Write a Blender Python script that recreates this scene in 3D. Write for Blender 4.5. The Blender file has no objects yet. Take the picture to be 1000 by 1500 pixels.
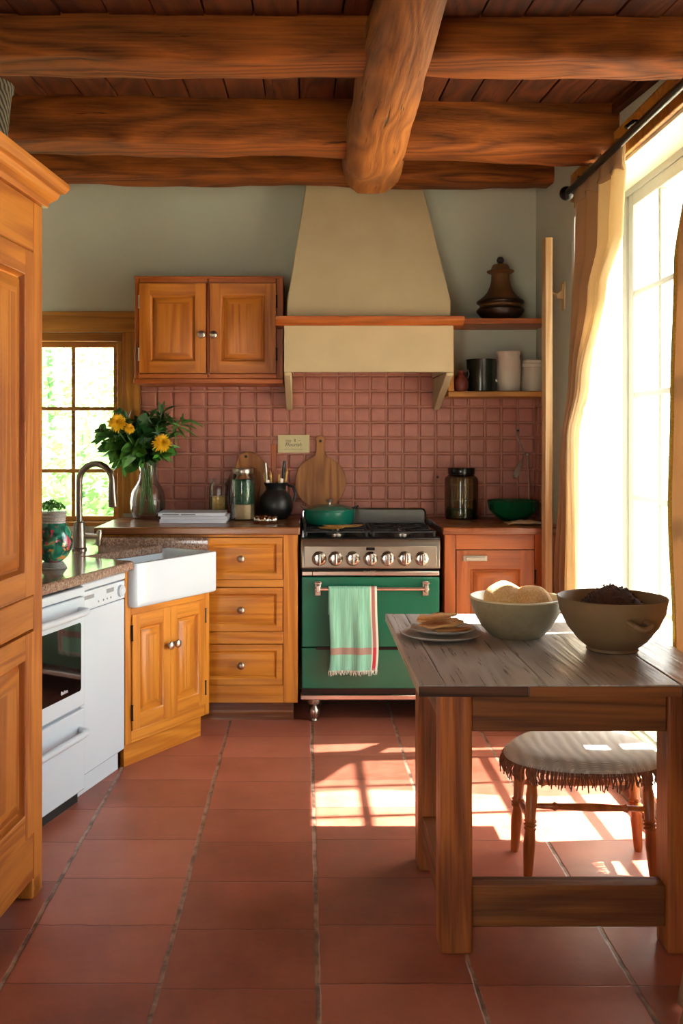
import bpy, bmesh, math, random
from mathutils import Vector, Matrix, noise
random.seed(7)
PI = math.pi
SC = bpy.context.scene
COL = SC.collection
W = {}

# ------------------------------------------------------------------ colour / materials
def lin(h):
    h = h.lstrip('#')
    r = []
    for i in (0, 2, 4):
        c = int(h[i:i+2], 16) / 255
        r.append(c / 12.92 if c <= .04045 else ((c + .055) / 1.055) ** 2.4)
    return (r[0], r[1], r[2], 1)

class N:
    def __init__(s, name):
        s.m = bpy.data.materials.new(name); s.m.use_nodes = True
        s.t = s.m.node_tree; s.t.nodes.clear()
        s.out = s.t.nodes.new('ShaderNodeOutputMaterial')
    def n(s, typ, **kw):
        nd = s.t.nodes.new('ShaderNode' + typ)
        for k, v in kw.items():
            if k.startswith('i_'):
                nd.inputs[k[2:].replace('_', ' ')].default_value = v
            else:
                setattr(nd, k, v)
        return nd
    def l(s, a, b): s.t.links.new(a, b)
    def math(s, op, a, b=None, c=None):
        nd = s.n('Math', operation=op)
        for i, v in enumerate((a, b, c)):
            if v is None: continue
            if isinstance(v, (int, float)): nd.inputs[i].default_value = v
            else: s.l(v, nd.inputs[i])
        return nd.outputs[0]
    def mix(s, f, a, b, mode='MIX'):
        nd = s.n('Mix', data_type='RGBA', blend_type=mode)
        for i, v in ((0, f), (6, a), (7, b)):
            if isinstance(v, (int, float)): nd.inputs[i].default_value = v
            elif isinstance(v, tuple): nd.inputs[i].default_value = v
            else: s.l(v, nd.inputs[i])
        return nd.outputs[2]
    def ramp(s, f, stops):
        nd = s.n('ValToRGB')
        e = nd.color_ramp.elements
        while len(e) < len(stops): e.new(.5)
        for k, (p, c) in enumerate(stops):
            e[k].position = p; e[k].color = c
        s.l(f, nd.inputs[0]); return nd.outputs[0]
    def coord(s, scale=(1, 1, 1), rand=True):
        tc = s.n('TexCoord'); v = tc.outputs['Object']
        if rand:
            oi = s.n('ObjectInfo'); a = s.n('VectorMath', operation='ADD')
            m = s.math('MULTIPLY', oi.outputs['Random'], 37.0)
            cb = s.n('CombineXYZ')
            for i in range(3): s.l(m, cb.inputs[i])
            s.l(v, a.inputs[0]); s.l(cb.outputs[0], a.inputs[1]); v = a.outputs[0]
        mp = s.n('Mapping'); mp.inputs['Scale'].default_value = scale
        s.l(v, mp.inputs[0]); return mp.outputs[0]
    def noise(s, vec, scale, detail=4, rough=.55, dist=0):
        nd = s.n('TexNoise', i_Scale=scale, i_Detail=detail, i_Roughness=rough, i_Distortion=dist)
        s.l(vec, nd.inputs['Vector']); return nd.outputs[0]
    def bsdf(s, color=None, rough=.5, metal=0, bump=None, bs=.2, bd=.01, **kw):
        p = s.n('BsdfPrincipled')
        if color is not None:
            if isinstance(color, tuple): p.inputs['Base Color'].default_value = color
            else: s.l(color, p.inputs['Base Color'])
        if isinstance(rough, (int, float)): p.inputs['Roughness'].default_value = rough
        else: s.l(rough, p.inputs['Roughness'])
        p.inputs['Metallic'].default_value = metal
        for k, v in kw.items(): p.inputs[k.replace('_', ' ')].default_value = v
        if bump is not None:
            b = s.n('Bump'); b.inputs['Strength'].default_value = bs; b.inputs['Distance'].default_value = bd
            s.l(bump, b.inputs['Height']); s.l(b.outputs[0], p.inputs['Normal'])
        s.l(p.outputs[0], s.out.inputs[0]); return p

def wood(name, light, dark, axis='z', rough=.45, fine=60, bump=.25, ring=7.0, contrast=.75, knots=False, spec=.4):
    a = N(name)
    sc = [1.0, 1.0, 1.0]; sc['xyz'.index(axis)] = .07
    v = a.coord(tuple(sc))
    n1 = a.noise(v, ring, 3, .5, .6)
    if knots:
        sk = [1.0, 1.0, 1.0]; sk['xyz'.index(axis)] = .22
        vk = a.coord(tuple(sk))
        n0 = a.noise(vk, 3.2, 2, .45, .5)
        n1 = a.math('ADD', a.math('MULTIPLY', n0, .62), a.math('MULTIPLY', n1, .38))
        w = a.math('FRACT', a.math('MULTIPLY', n1, 15.0))
        w = a.math('ABSOLUTE', a.math('SUBTRACT', w, .5)); w = a.math('MULTIPLY', w, 2.0)
    else:
        w = a.math('SINE', a.math('MULTIPLY', n1, 42.0))
        w = a.math('ADD', a.math('MULTIPLY', w, .5), .5)
    sf = [1.0, 1.0, 1.0]; sf['xyz'.index(axis)] = .03
    vf = a.coord(tuple(sf))
    n2 = a.noise(vf, fine * 2.2, 3, .6)
    f = a.math('ADD', a.math('MULTIPLY', w, .36 if knots else .42), a.math('MULTIPLY', n2, .64 if knots else .58))
    big = a.noise(a.coord((1, 1, 1)), 1.7, 2)
    f2 = a.math('ADD', f, a.math('MULTIPLY', a.math('SUBTRACT', big, .5), .5))
    lo = .5 - contrast * .4; hi = .5 + contrast * .4
    c = a.ramp(f2, [(max(lo, 0.0), dark), (min(hi, 1.0), light)])
    if knots:
        sc2 = [1.0, 1.0, 1.0]; sc2['xyz'.index(axis)] = .05
        ck = a.noise(a.coord(tuple(sc2)), 13, 5, .7, .4)
        cr = a.ramp(ck, [(.325, (.12, .10, .09, 1)), (.36, (1, 1, 1, 1))])
        c = a.mix(.85, c, cr, 'MULTIPLY')
        sk2 = [1.0, 1.0, 1.0]; sk2['xyz'.index(axis)] = .45
        vo = a.n('TexVoronoi', i_Scale=3.4); a.l(a.coord(tuple(sk2)), vo.inputs['Vector'])
        kn = a.ramp(vo.outputs[0], [(.045, (.18, .13, .10, 1)), (.10, (1, 1, 1, 1))])
        c = a.mix(.8, c, kn, 'MULTIPLY')
        f = a.math('ADD', f, a.math('MULTIPLY', cr, .8))
    r = a.math('ADD', a.math('MULTIPLY', n2, .2), rough - .1)
    a.bsdf(c, r, bump=f, bs=bump, bd=.006, **{'Specular_IOR_Level': spec})
    return a.m

def plain(name, color, rough=.5, metal=0, var=.12, scale=8, bump=0, bscale=60, **kw):
    a = N(name); c = lin(color) if isinstance(color, str) else color
    v = a.coord((1, 1, 1))
    nz = a.noise(v, scale, 4)
    d = tuple(x * (1 - var) for x in c[:3]) + (1,)
    u = tuple(min(1, x * (1 + var)) for x in c[:3]) + (1,)
    col = a.ramp(nz, [(.3, d), (.7, u)])
    if bump:
        a.bsdf(col, rough, metal, bump=a.noise(v, bscale, 5), bs=bump, bd=.004, **kw)
    else:
        a.bsdf(col, rough, metal, **kw)
    return a.m

def thin_glass(name, tint=(1, 1, 1, 1), refl=.1, rough=.02):
    a = N(name)
    tr = a.n('BsdfTransparent'); tr.inputs[0].default_value = tint
    gl = a.n('BsdfGlossy'); gl.inputs['Roughness'].default_value = rough
    fr = a.n('Fresnel', i_IOR=1.45)
    wv = a.noise(a.coord((1, 1, 1)), 3, 2)
    f = a.math('MULTIPLY', fr.outputs[0], a.math('ADD', refl * 8, a.math('MULTIPLY', wv, .3)))
    f = a.math('MINIMUM', f, .8)
    mx = a.n('MixShader'); a.l(f, mx.inputs[0]); a.l(tr.outputs[0], mx.inputs[1]); a.l(gl.outputs[0], mx.inputs[2])
    a.l(mx.outputs[0], a.out.inputs[0]); return a.m

def cloth(name, color, trans=.3, transp=0.0, rough=.9, weave=420, var=.1):
    a = N(name); c = lin(color)
    v = a.coord((1, 1, 1))
    nz = a.noise(v, 5, 3)
    d = tuple(x * (1 - var) for x in c[:3]) + (1,)
    col = a.ramp(nz, [(.3, d), (.7, c)])
    wn = a.noise(a.coord((1, 1, .15)), weave, 2)
    p = a.bsdf(col, rough, bump=wn, bs=.25, bd=.002)
    t = a.n('BsdfTranslucent'); a.l(col, t.inputs[0])
    mx = a.n('MixShader'); mx.inputs[0].default_value = trans
    a.l(p.outputs[0], mx.inputs[1]); a.l(t.outputs[0], mx.inputs[2])
    o = mx.outputs[0]
    if transp:
        tr = a.n('BsdfTransparent')
        m2 = a.n('MixShader'); m2.inputs[0].default_value = transp
        a.l(o, m2.inputs[1]); a.l(tr.outputs[0], m2.inputs[2]); o = m2.outputs[0]
    a.l(o, a.out.inputs[0]); return a.m

# cabinet woods (same pine everywhere; x / z give the grain direction)
PL, PD = lin('#d08a2c'), lin('#ad671a')
pine_z = wood('pine_vertical_grain', PL, PD, 'z', .38)
pine_x = wood('pine_horizontal_grain', PL, PD, 'x', .38)
pine_y = wood('pine_depth_grain', PL, PD, 'y', .38)
ARL, ARD = lin('#c9802f'), lin('#9c5416')
arm_z = wood('armoire_pine_vertical', ARL, ARD, 'z', .42)
arm_x = wood('armoire_pine_horizontal', ARL, ARD, 'x', .42)
red_z = wood('reddish_wood_vertical', lin('#ab5c22'), lin('#864114'), 'z', .4)
red_x = wood('reddish_wood_horizontal', lin('#ab5c22'), lin('#864114'), 'x', .4)
walnut_x = wood('worktop_wood', lin('#8d5a30'), lin('#603418'), 'x', .25, spec=.5)
honey_z = wood('honey_frame_wood_vertical', lin('#b27a2c'), lin('#855214'), 'z', .45)
honey_x = wood('honey_frame_wood_horizontal', lin('#b27a2c'), lin('#855214'), 'x', .45)
beam_x = wood('old_beam_wood', lin('#985420'), lin('#2a1008'), 'x', .7, bump=.7, ring=4, contrast=1.0, knots=True, spec=.15)
log_y = wood('old_log_wood', lin('#a8682f'), lin('#5c2f12'), 'y', .65, bump=.8, ring=5, contrast=1.0, knots=True, spec=.2)
plank_y = wood('ceiling_plank_wood', lin('#5c2c10'), lin('#2a1107'), 'y', .7, bump=.5, ring=5, contrast=.9, knots=True, spec=.15)
board_wood = wood('board_wood', lin('#a8703a'), lin('#7e4c20'), 'z', .5, fine=40, contrast=.6)
board_dark = wood('dark_board_wood', lin('#8a5527'), lin('#5e3414'), 'z', .5, fine=40, contrast=.6)
spoon_wood = wood('pale_spoon_wood', lin('#c9a15c'), lin('#9f7434'), 'x', .55, contrast=.5)
post_wood = wood('pale_post_wood', lin('#d0b48a'), lin('#b48d5c'), 'z', .5, contrast=.5)
table_leg = wood('table_leg_pine', lin('#b0652a'), lin('#5e2d10'), 'z', .5, bump=.6, contrast=.9)
table_rail = wood('table_rail_pine', lin('#85501f'), lin('#4a240c'), 'x', .6, bump=.5, contrast=.9)
table_rail_y = wood('table_side_rail_pine', lin('#85501f'), lin('#4a240c'), 'y', .6, bump=.5, contrast=.9)
table_top = wood('weathered_grey_plank', lin('#bbb7b2'), lin('#928c86'), 'y', .3, bump=.25, contrast=.8, spec=.5)
stool_wood = wood('turned_stool_wood', lin('#b66a30'), lin('#82401a'), 'z', .4)

nickel = plain('brushed_nickel', '#b3a89c', .3, 1, .06, 30)
faucet_steel = plain('dark_brushed_steel', '#8b8178', .28, 1, .05, 30)
chrome = plain('polished_chrome', '#d8d2ca', .12, 1, .03)
steel = plain('range_steel', '#a39a8c', .3, 1, .05, 12)
warm_steel = plain('warm_polished_metal', '#dccfc4', .25, 1, .04)
black_iron = plain('black_cast_iron', '#141416', .45, 0, .2)
black_enamel = plain('black_enamel', '#08090a', .2, 0, .1)
green_enamel = plain('green_enamel', '#15644a', .25, 0, .06, 3)
pot_green = plain('teal_green_enamel', '#0f6a55', .22, 0, .06, 5)
dark_green = plain('dark_green_glaze', '#0b4a2b', .25, 0, .1)
white_enamel = plain('white_enamel', '#c6d5df', .22, 0, .02, 3)
white_plastic = plain('white_plastic', '#c8d6df', .3, 0, .02, 3)
fireclay = plain('white_fireclay', '#ccdae4', .12, 0, .02, 3, Coat_Weight=.4)
oven_glass = plain('dark_oven_glass', '#120b09', .04, 0, .05, Specular_IOR_Level=.9)
grey_print = plain('grey_print', '#8a9298', .5)
dark_gap = plain('dark_recess', '#15110e', .8)
plaster = plain('cream_plaster', '#b3a17e', .9, 0, .07, 3, .25, 25)
wallpaint = plain('old_white_wall', '#bcbeae', .92, 0, .05, 2, .2, 18)
clay_tile = plain('rose_tile_glaze', '#a36555', .45, 0, .12, 18, .25, 90)
grout = plain('tile_grout', '#b5806d', .85, 0, .15, 25)
creamframe = plain('cream_window_paint', '#9a9b90', .5, 0, .03, 4)
sill_paint = plain('cream_reveal_paint', '#dfd6bc', .7, 0, .04, 4)
pane_glass = thin_glass('window_glass', (1, 1, 1, 1), .05)
jar_glass = thin_glass('jar_glass', (.985, .992, .985, 1), .08)
vase_glass = thin_glass('vase_glass', (.985, .995, .99, 1), .07)
smoked_glass = thin_glass('smoked_jar_glass', (.86, .84, .72, 1), .08)
water = thin_glass('vase_water', (.94, .96, .94, 1), .03)
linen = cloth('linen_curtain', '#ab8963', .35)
linen_sunlit = cloth('sunlit_linen', '#d8c39a', .4)  # paler copy of the curtain linen, sunlight put into its colour
sheer = cloth('white_sheer', '#e6e4de', .40, .35, weave=300)
black_rod = plain('black_rod_metal', '#17120f', .3, .6, .1)
stone_cream = plain('speckled_cream_stoneware', '#8f8468', .5, 0, .12, 40, .1)
stone_inner = plain('cream_glaze', '#d8cba8', .35, 0, .04)
stone_brown = plain('brown_stoneware', '#7a6345', .55, 0, .08, 12, .1)
plate_glaze = plain('grey_white_plate_glaze', '#bab7ae', .35, 0, .05, 20)
gold = plain('gold_braid', '#b59034', .4, .5, .3, 200)
yellow_petal = plain('yellow_petal', '#f0bd1a', .6, 0, .2, 60)
leaf_a = plain('deep_green_leaf', '#2a5a26', .45, 0, .3, 40)
leaf_b = plain('bright_green_leaf', '#4a8530', .45, 0, .25, 40)
stem_green = plain('green_stem', '#55803a', .5)
paper = plain('white_paper', '#dfe4ee', .7, 0, .04)
paper_cream = plain('cream_card', '#c9c095', .8, 0, .05)
ink = plain('ink', '#2c3440', .7)
ink_grey = plain('grey_ink', '#6f7165', .8)
white_ceramic = plain('white_ceramic', '#b5ac9c', .4, 0, .05)
urn_clay = plain('brown_urn_clay', '#5e3c1c', .55, 0, .2, 12)
urn_dark = plain('dark_urn_glaze', '#21140d', .4, 0, .2)
red_clay = plain('red_patterned_clay', '#6e2a1c', .5, 0, .5, 60)
beige_rag = plain('beige_rag', '#a58d6c', .9, 0, .1, 20, .2)
lead = plain('silver_weave', '#a7aaa8', .4, .3, .3, 250)

def mk_granite():
    a = N('speckled_granite'); v = a.coord((1, 1, 1))
    n1 = a.noise(v, 260, 3, .7); n2 = a.noise(v, 90, 2, .6)
    f = a.math('ADD', a.math('MULTIPLY', n1, .65), a.math('MULTIPLY', n2, .35))
    c = a.ramp(f, [(.36, lin('#3d2c22')), (.46, lin('#7d6151')), (.54, lin('#98806f')), (.66, lin('#c4ab9a'))])
    a.bsdf(c, .12, Specular_IOR_Level=.6); return a.m
granite = mk_granite()

def mk_bread(name, c1, c2, flour=True):
    a = N(name); v = a.coord((1, 1, 1))
    n = a.noise(v, 12, 4); c = a.ramp(n, [(.35, lin(c1)), (.65, lin(c2))])
    if flour:
        f = a.ramp(a.noise(v, 180, 3, .7), [(.45, (0, 0, 0, 1)), (.6, (1, 1, 1, 1))])
        c = a.mix(a.math('MULTIPLY', f, .5), c, lin('#ecdcc0'))
    a.bsdf(c, .8, bump=a.noise(v, 150, 4, .7), bs=.6, bd=.004); return a.m
bread = mk_bread('floured_bread_crust', '#cf9a55', '#dfb67a')
toast = mk_bread('toasted_bread', '#c27c3e', '#e6bd84', False)
crumb = mk_bread('dark_brown_crumb', '#2a160d', '#4a2b1c', False)

def mk_towel():
    a = N('mint_towel_cloth')
    tc = a.n('TexCoord'); sp = a.n('SeparateXYZ'); a.l(tc.outputs['UV'], sp.inputs[0])
    x, z = sp.outputs[0], sp.outputs[1]
    def band(c, lo, hi): return a.math('MULTIPLY', a.math('GREATER_THAN', c, lo), a.math('LESS_THAN', c, hi))
    st = a.noise(a.coord((1, 1, .03)), 160, 2)
    base = a.ramp(st, [(.3, lin('#74b89c')), (.7, lin('#9ad4ba'))])
    c = a.mix(a.math('MULTIPLY', band(z, .14, .20), .75), base, lin('#b06a62'))
    c = a.mix(a.math('MULTIPLY', band(x, .885, .955), .9), c, lin('#b0625e'))
    c = a.mix(a.math('MULTIPLY', band(x, .86, .885), .9), c, lin('#d8dccb'))
    c = a.mix(a.math('MULTIPLY', band(x, .955, 1.1), .9), c, lin('#d8dccb'))
    c = a.mix(a.math('MULTIPLY', a.math('MULTIPLY', band(x, .885, .955), band(z, .02, .20)), .9), c, lin('#b8273a'))
    a.bsdf(c, .95, bump=a.noise(a.coord((1, 1, 1)), 500, 2), bs=.4, bd=.003); return a.m
towel_m = mk_towel()

def mk_painted_pot():
    a = N('painted_floral_glaze'); v = a.coord((1, 1, 1), rand=False)
    n1 = a.noise(v, 22, 2, .5, .8); n2 = a.noise(v, 30, 2, .5, .3)
    mp = a.n('Mapping'); mp.inputs['Location'].default_value = (3.1, 1.7, .9); a.l(v, mp.inputs[0])
    n3 = a.noise(mp.outputs[0], 20, 2, .5, .5)
    c = a.ramp(n1, [(.35, lin('#0d2f2a')), (.5, lin('#1d6a5c')), (.62, lin('#2f8f6f')), (.72, lin('#a8b07a'))])
    c = a.mix(a.ramp(n3, [(.58, (0, 0, 0, 1)), (.62, (1, 1, 1, 1))]), c, lin('#b0455a'))
    c = a.mix(a.ramp(n2, [(.62, (0, 0, 0, 1)), (.65, (1, 1, 1, 1))]), c, lin('#c98a4a'))
    a.bsdf(c, .1, Coat_Weight=.5); return a.m
painted = mk_painted_pot()

def mk_basket():
    a = N('dark_wicker'); v = a.coord((1, 1, 1))
    w = a.n('TexWave', bands_direction='DIAGONAL', i_Scale=28.0, i_Distortion=2.0); a.l(v, w.inputs[0])
    c = a.ramp(w.outputs[1], [(.3, lin('#1e1a12')), (.6, lin('#6b6249'))])
    a.bsdf(c, .8, bump=w.outputs[1], bs=.6, bd=.006); return a.m
wicker = mk_basket()

def mk_woven():
    a = N('woven_cushion_cloth'); v = a.coord((1, 1, 1), rand=False)
    w1 = a.n('TexWave', bands_direction='X', i_Scale=9.0, i_Distortion=2.5); a.l(v, w1.inputs[0])
    w2 = a.n('TexWave', bands_direction='Y', i_Scale=60.0, i_Distortion=.6); a.l(v, w2.inputs[0])
    f = a.math('MULTIPLY', w1.outputs[1], w2.outputs[1])
    c = a.ramp(f, [(.0, lin('#aaa092')), (.8, lin('#d2cabd'))])
    a.bsdf(c, .9, bump=f, bs=.7, bd=.005); return a.m
woven = mk_woven()
fringe_m = plain('brown_fringe_yarn', '#7a4a30', .9, 0, .3, 80)

TX, TY = .382, .288
def mk_floor():
    a = N('terracotta_floor')
    tc = a.n('TexCoord'); sp = a.n('SeparateXYZ'); a.l(tc.outputs['Object'], sp.inputs[0])
    wob = a.noise(tc.outputs['Object'], 9, 3)
    wv = a.math('MULTIPLY', a.math('SUBTRACT', wob, .5), .012)
    u = a.math('DIVIDE', a.math('ADD', a.math('SUBTRACT', sp.outputs[0], .032 - 20 * TX), wv), TX)
    iu = a.math('FLOOR', u); fu = a.math('FRACT', u)
    wn0 = a.n('TexWhiteNoise', noise_dimensions='1D'); a.l(iu, wn0.inputs['W'])
    off = a.math('MULTIPLY', a.math('SUBTRACT', wn0.outputs[0], .5), .10)
    vv = a.math('ADD', a.math('DIVIDE', a.math('ADD', a.math('SUBTRACT', sp.outputs[1], 2.67 - 20 * TY), wv), TY), off)
    iv = a.math('FLOOR', vv); fv = a.math('FRACT', vv)
    def edge(f, size):
        d = a.math('SUBTRACT', .5, a.math('ABSOLUTE', a.math('SUBTRACT', f, .5)))
        return a.math('MULTIPLY', d, size)
    eu, ev = edge(fu, TX), edge(fv, TY)
    gu = a.ramp(eu, [(.0038, (1, 1, 1, 1)), (.0062, (0, 0, 0, 1))])
    gv = a.ramp(ev, [(.0016, (1, 1, 1, 1)), (.0038, (0, 0, 0, 1))])
    cid = a.n('CombineXYZ'); a.l(iu, cid.inputs[0]); a.l(iv, cid.inputs[1])
    wn = a.n('TexWhiteNoise', noise_dimensions='2D'); a.l(cid.outputs[0], wn.inputs['Vector'])
    n1 = a.noise(tc.outputs['Object'], 3.2, 5, .6); n2 = a.noise(tc.outputs['Object'], 26, 4, .65)
    f = a.math('ADD', a.math('MULTIPLY', n1, .55), a.math('ADD', a.math('MULTIPLY', wn.outputs[0], .25), a.math('MULTIPLY', n2, .25)))
    c = a.ramp(f, [(.3, lin('#7c4433')), (.5, lin('#a05c48')), (.75, lin('#ba745f'))])
    st = a.ramp(a.noise(tc.outputs['Object'], 5.5, 6, .75), [(.64, (0, 0, 0, 1)), (.76, (1, 1, 1, 1))])
    c = a.mix(a.math('MULTIPLY', st, .45), c, lin('#5a3a30'))
    gn = a.noise(tc.outputs['Object'], 14, 4)
    gc = a.ramp(gn, [(.4, lin('#5d483c')), (.6, lin('#a48a78'))])
    c = a.mix(gu, c, gc)
    c = a.mix(a.math('MULTIPLY', gv, .7), c, lin('#5b352a'))
    h = a.math('SUBTRACT', 1.0, a.math('MAXIMUM', gu, gv))
    h = a.math('ADD', h, a.math('MULTIPLY', n2, .25))
    r = a.math('ADD', .26, a.math('MULTIPLY', n2, .3))
    a.bsdf(c, r, bump=h, bs=.5, bd=.004, Specular_IOR_Level=.5); return a.m
floor_m = mk_floor()

# ------------------------------------------------------------------ mesh builder
class G:
    def __init__(s): s.bm = bmesh.new(); s.mi = 0
    def face(s, vs):
        try:
            f = s.bm.faces.new(vs); f.material_index = s.mi; return f
        except ValueError: return None
    def v(s, p): return s.bm.verts.new(p)
    def box(s, x0, x1, y0, y1, z0, z1):
        V = [s.v((x, y, z)) for z in (z0, z1) for y in (y0, y1) for x in (x0, x1)]
        for q in ((0, 2, 3, 1), (4, 5, 7, 6), (0, 1, 5, 4), (2, 6, 7, 3), (0, 4, 6, 2), (1, 3, 7, 5)):
            s.face([V[i] for i in q])
        return s
    def loft(s, rings, cap0=True, cap1=True, closed=True):
        R = [[s.v(p) for p in r] for r in rings]; n = len(R[0])
        for a, b in zip(R, R[1:]):
            for i in range(n if closed else n - 1):
                j = (i + 1) % n
                s.face([a[i], a[j], b[j], b[i]])
        if cap0: s.face(R[0][::-1])
        if cap1: s.face(R[-1])
        return R
    def prism(s, poly, z0, z1):
        s.loft([[(x, y, z0) for x, y in poly], [(x, y, z1) for x, y in poly]]); return s
    def prism_x(s, poly, x0, x1):          # poly in (y,z)
        s.loft([[(x0, y, z) for y, z in poly], [(x1, y, z) for y, z in poly]]); return s
    def prism_y(s, poly, y0, y1):          # poly in (x,z)
        s.loft([[(x, y1, z) for x, z in poly], [(x, y0, z) for x, z in poly]]); return s
    def lathe(s, prof, c=(0, 0, 0), seg=32, cap=True, sx=1, sy=1):
        rings = []
        for r, z in prof:
            rr = max(r, 1e-4)
            rings.append([(c[0] + sx * rr * math.cos(2 * PI * k / seg), c[1] + sy * rr * math.sin(2 * PI * k / seg), c[2] + z) for k in range(seg)])
        s.loft(rings, cap, cap); return s
    def tube(s, pts, r, seg=10, cap=True):
        pts = [Vector(p) for p in pts]; n = len(pts)
        rs = r if isinstance(r, (list, tuple)) else [r] * n
        rings = []; up = None
        for i, p in enumerate(pts):
            t = (pts[min(i + 1, n - 1)] - pts[max(i - 1, 0)]).normalized()
            if up is None:
                up = t.orthogonal().normalized()
            else:
                up = (up - t * up.dot(t)); up = up.normalized() if up.length > 1e-6 else t.orthogonal().normalized()
            b = t.cross(up)
            rings.append([p + (up * math.cos(2 * PI * k / seg) + b * math.sin(2 * PI * k / seg)) * rs[i] for k in range(seg)])
        s.loft(rings, cap, cap); return s
    def disc_y(s, c, r, y0, y1, seg=24):   # cylinder along y
        s.tube([(c[0], y0, c[1]), (c[0], y1, c[1])], r, seg); return s
    def grid(s, fn, nu, nv, uv=False):
        V = [[s.v(fn(i / nu, j / nv)) for i in range(nu + 1)] for j in range(nv + 1)]
        if uv: L = s.bm.loops.layers.uv.verify()
        for j in range(nv):
            for i in range(nu):
                f = s.face([V[j][i], V[j][i + 1], V[j + 1][i + 1], V[j + 1][i]])
                if uv and f:
                    for lp, (a, b) in zip(f.loops, ((i, j), (i + 1, j), (i + 1, j + 1), (i, j + 1))):
                        lp[L].uv = (a / nu, b / nv)
        return V

def mesh_obj(name, g, mats, parent=None, bevel=0, smooth=True, w=False, angle=38, solid=0, subd=0, normals=True):
    bm = g.bm
    if normals: bmesh.ops.recalc_face_normals(bm, faces=bm.faces)
    if w and parent is not None: bm.transform(W[parent].inverted())
    me = bpy.data.meshes.new(name); bm.to_mesh(me); bm.free()
    for m in (mats if isinstance(mats, (list, tuple)) else [mats]): me.materials.append(m)
    if smooth:
        for p in me.polygons: p.use_smooth = True
        me.set_sharp_from_angle(angle=math.radians(angle))
    o = bpy.data.objects.new(name, me); COL.objects.link(o)
    if parent is not None:
        o.parent = parent; W[o] = W[parent]
    else: W[o] = Matrix.Identity(4)
    if solid:
        md = o.modifiers.new('solid', 'SOLIDIFY'); md.thickness = solid; md.offset = 0
    if subd:
        md = o.modifiers.new('sub', 'SUBSURF'); md.levels = subd; md.render_levels = subd
    if bevel:
        md = o.modifiers.new('bevel', 'BEVEL'); md.width = bevel; md.segments = 2; md.limit_method = 'ANGLE'; md.angle_limit = math.radians(40)
    return o

def part(name, g, mats, parent, label=None, **kw):
    o = mesh_obj(name, g, mats, parent, **kw)
    if label: o['label'] = label
    return o
def thing(name, label, cat, loc=(0, 0, 0), rotz=0, group=None):
    o = bpy.data.objects.new(name, None); COL.objects.link(o)
    o.empty_display_size = .05
    o.location = loc; o.rotation_euler = (0, 0, rotz); o['label'] = label; o['category'] = cat
    if group: o['group'] = group
    W[o] = Matrix.Translation(Vector(loc)) @ Matrix.Rotation(rotz, 4, 'Z')
    return o
def recenter(o):
    me = o.data; vs = [v.co for v in me.vertices]
    c = Vector(((min(v.x for v in vs) + max(v.x for v in vs)) / 2, (min(v.y for v in vs) + max(v.y for v in vs)) / 2, min(v.z for v in vs)))
    me.transform(Matrix.Translation(-c)); o.location = c
def solo(name, g, mats, label, cat, group=None, **kw):
    o = mesh_obj(name, g, mats, None, **kw); recenter(o)
    o['label'] = label; o['category'] = cat
    if group: o['group'] = group
    return o
def struct(name, g, mats, parent=None, **kw):
    o = mesh_obj(name, g, mats, parent, **kw)
    if parent is None: o['kind'] = 'structure'
    return o
def dup(root, loc, rotz=None, label=None):
    def cp(o, par):
        c = o.copy(); COL.objects.link(c)
        if par is not None: c.parent = par
        for ch in [x for x in bpy.data.objects if x.parent == o]: cp(ch, c)
        return c
    r = cp(root, None); r.location = loc
    if rotz is not None: r.rotation_euler = (0, 0, rotz)
    if label: r['label'] = label
    return r
def rrect(x0, x1, y0, y1, r, n=5):
    out = []
    for cx, cy, a0 in ((x1 - r, y1 - r, 0), (x0 + r, y1 - r, 90), (x0 + r, y0 + r, 180), (x1 - r, y0 + r, 270)):
        for k in range(n + 1):
            a = math.radians(a0 + 90 * k / n); out.append((cx + r * math.cos(a), cy + r * math.sin(a)))
    return out

# raised panel front, facing local -y; face plane at y, thickness t behind it. mats: 0 vertical, 1 horizontal
def panel(g, x0, x1, z0, z1, y, t=.02, st=.05, horiz=False, depth=.011, field=.035, frame_h=None):
    fh = frame_h or st
    V, H = (1, 1) if horiz else (0, 1)
    def rect(i, iz, d):
        return [(x0 + i, y + d, z0 + iz), (x1 - i, y + d, z0 + iz), (x1 - i, y + d, z1 - iz), (x0 + i, y + d, z1 - iz)]
    # frame : stiles full height, rails between (thin shadow step between them)
    g.mi = V
    g.box(x0, x0 + st, y, y + t, z0, z1); g.box(x1 - st, x1, y, y + t, z0, z1)
    g.mi = H
    g.box(x0 + st, x1 - st, y + .0006, y + t, z0, z0 + fh); g.box(x0 + st, x1 - st, y + .0006, y + t, z1 - fh, z1)
    g.mi = V
    steps = [(0, .0006), (.003, .002), (.006, depth * .55), (.011, depth), (.015, depth), (.015 + field * .15, depth * .6), (.015 + field, .002)]
    R = []
    for i, d in steps: R.append([g.v(p) for p in rect(st + i, fh + i, d)])
    for k, (a, b) in enumerate(zip(R, R[1:])):
        for i in range(4):
            j = (i + 1) % 4
            g.mi = H if i % 2 == 0 else V
            g.face([a[i], a[j], b[j], b[i]])
    g.mi = V
    g.face(R[-1])

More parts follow.
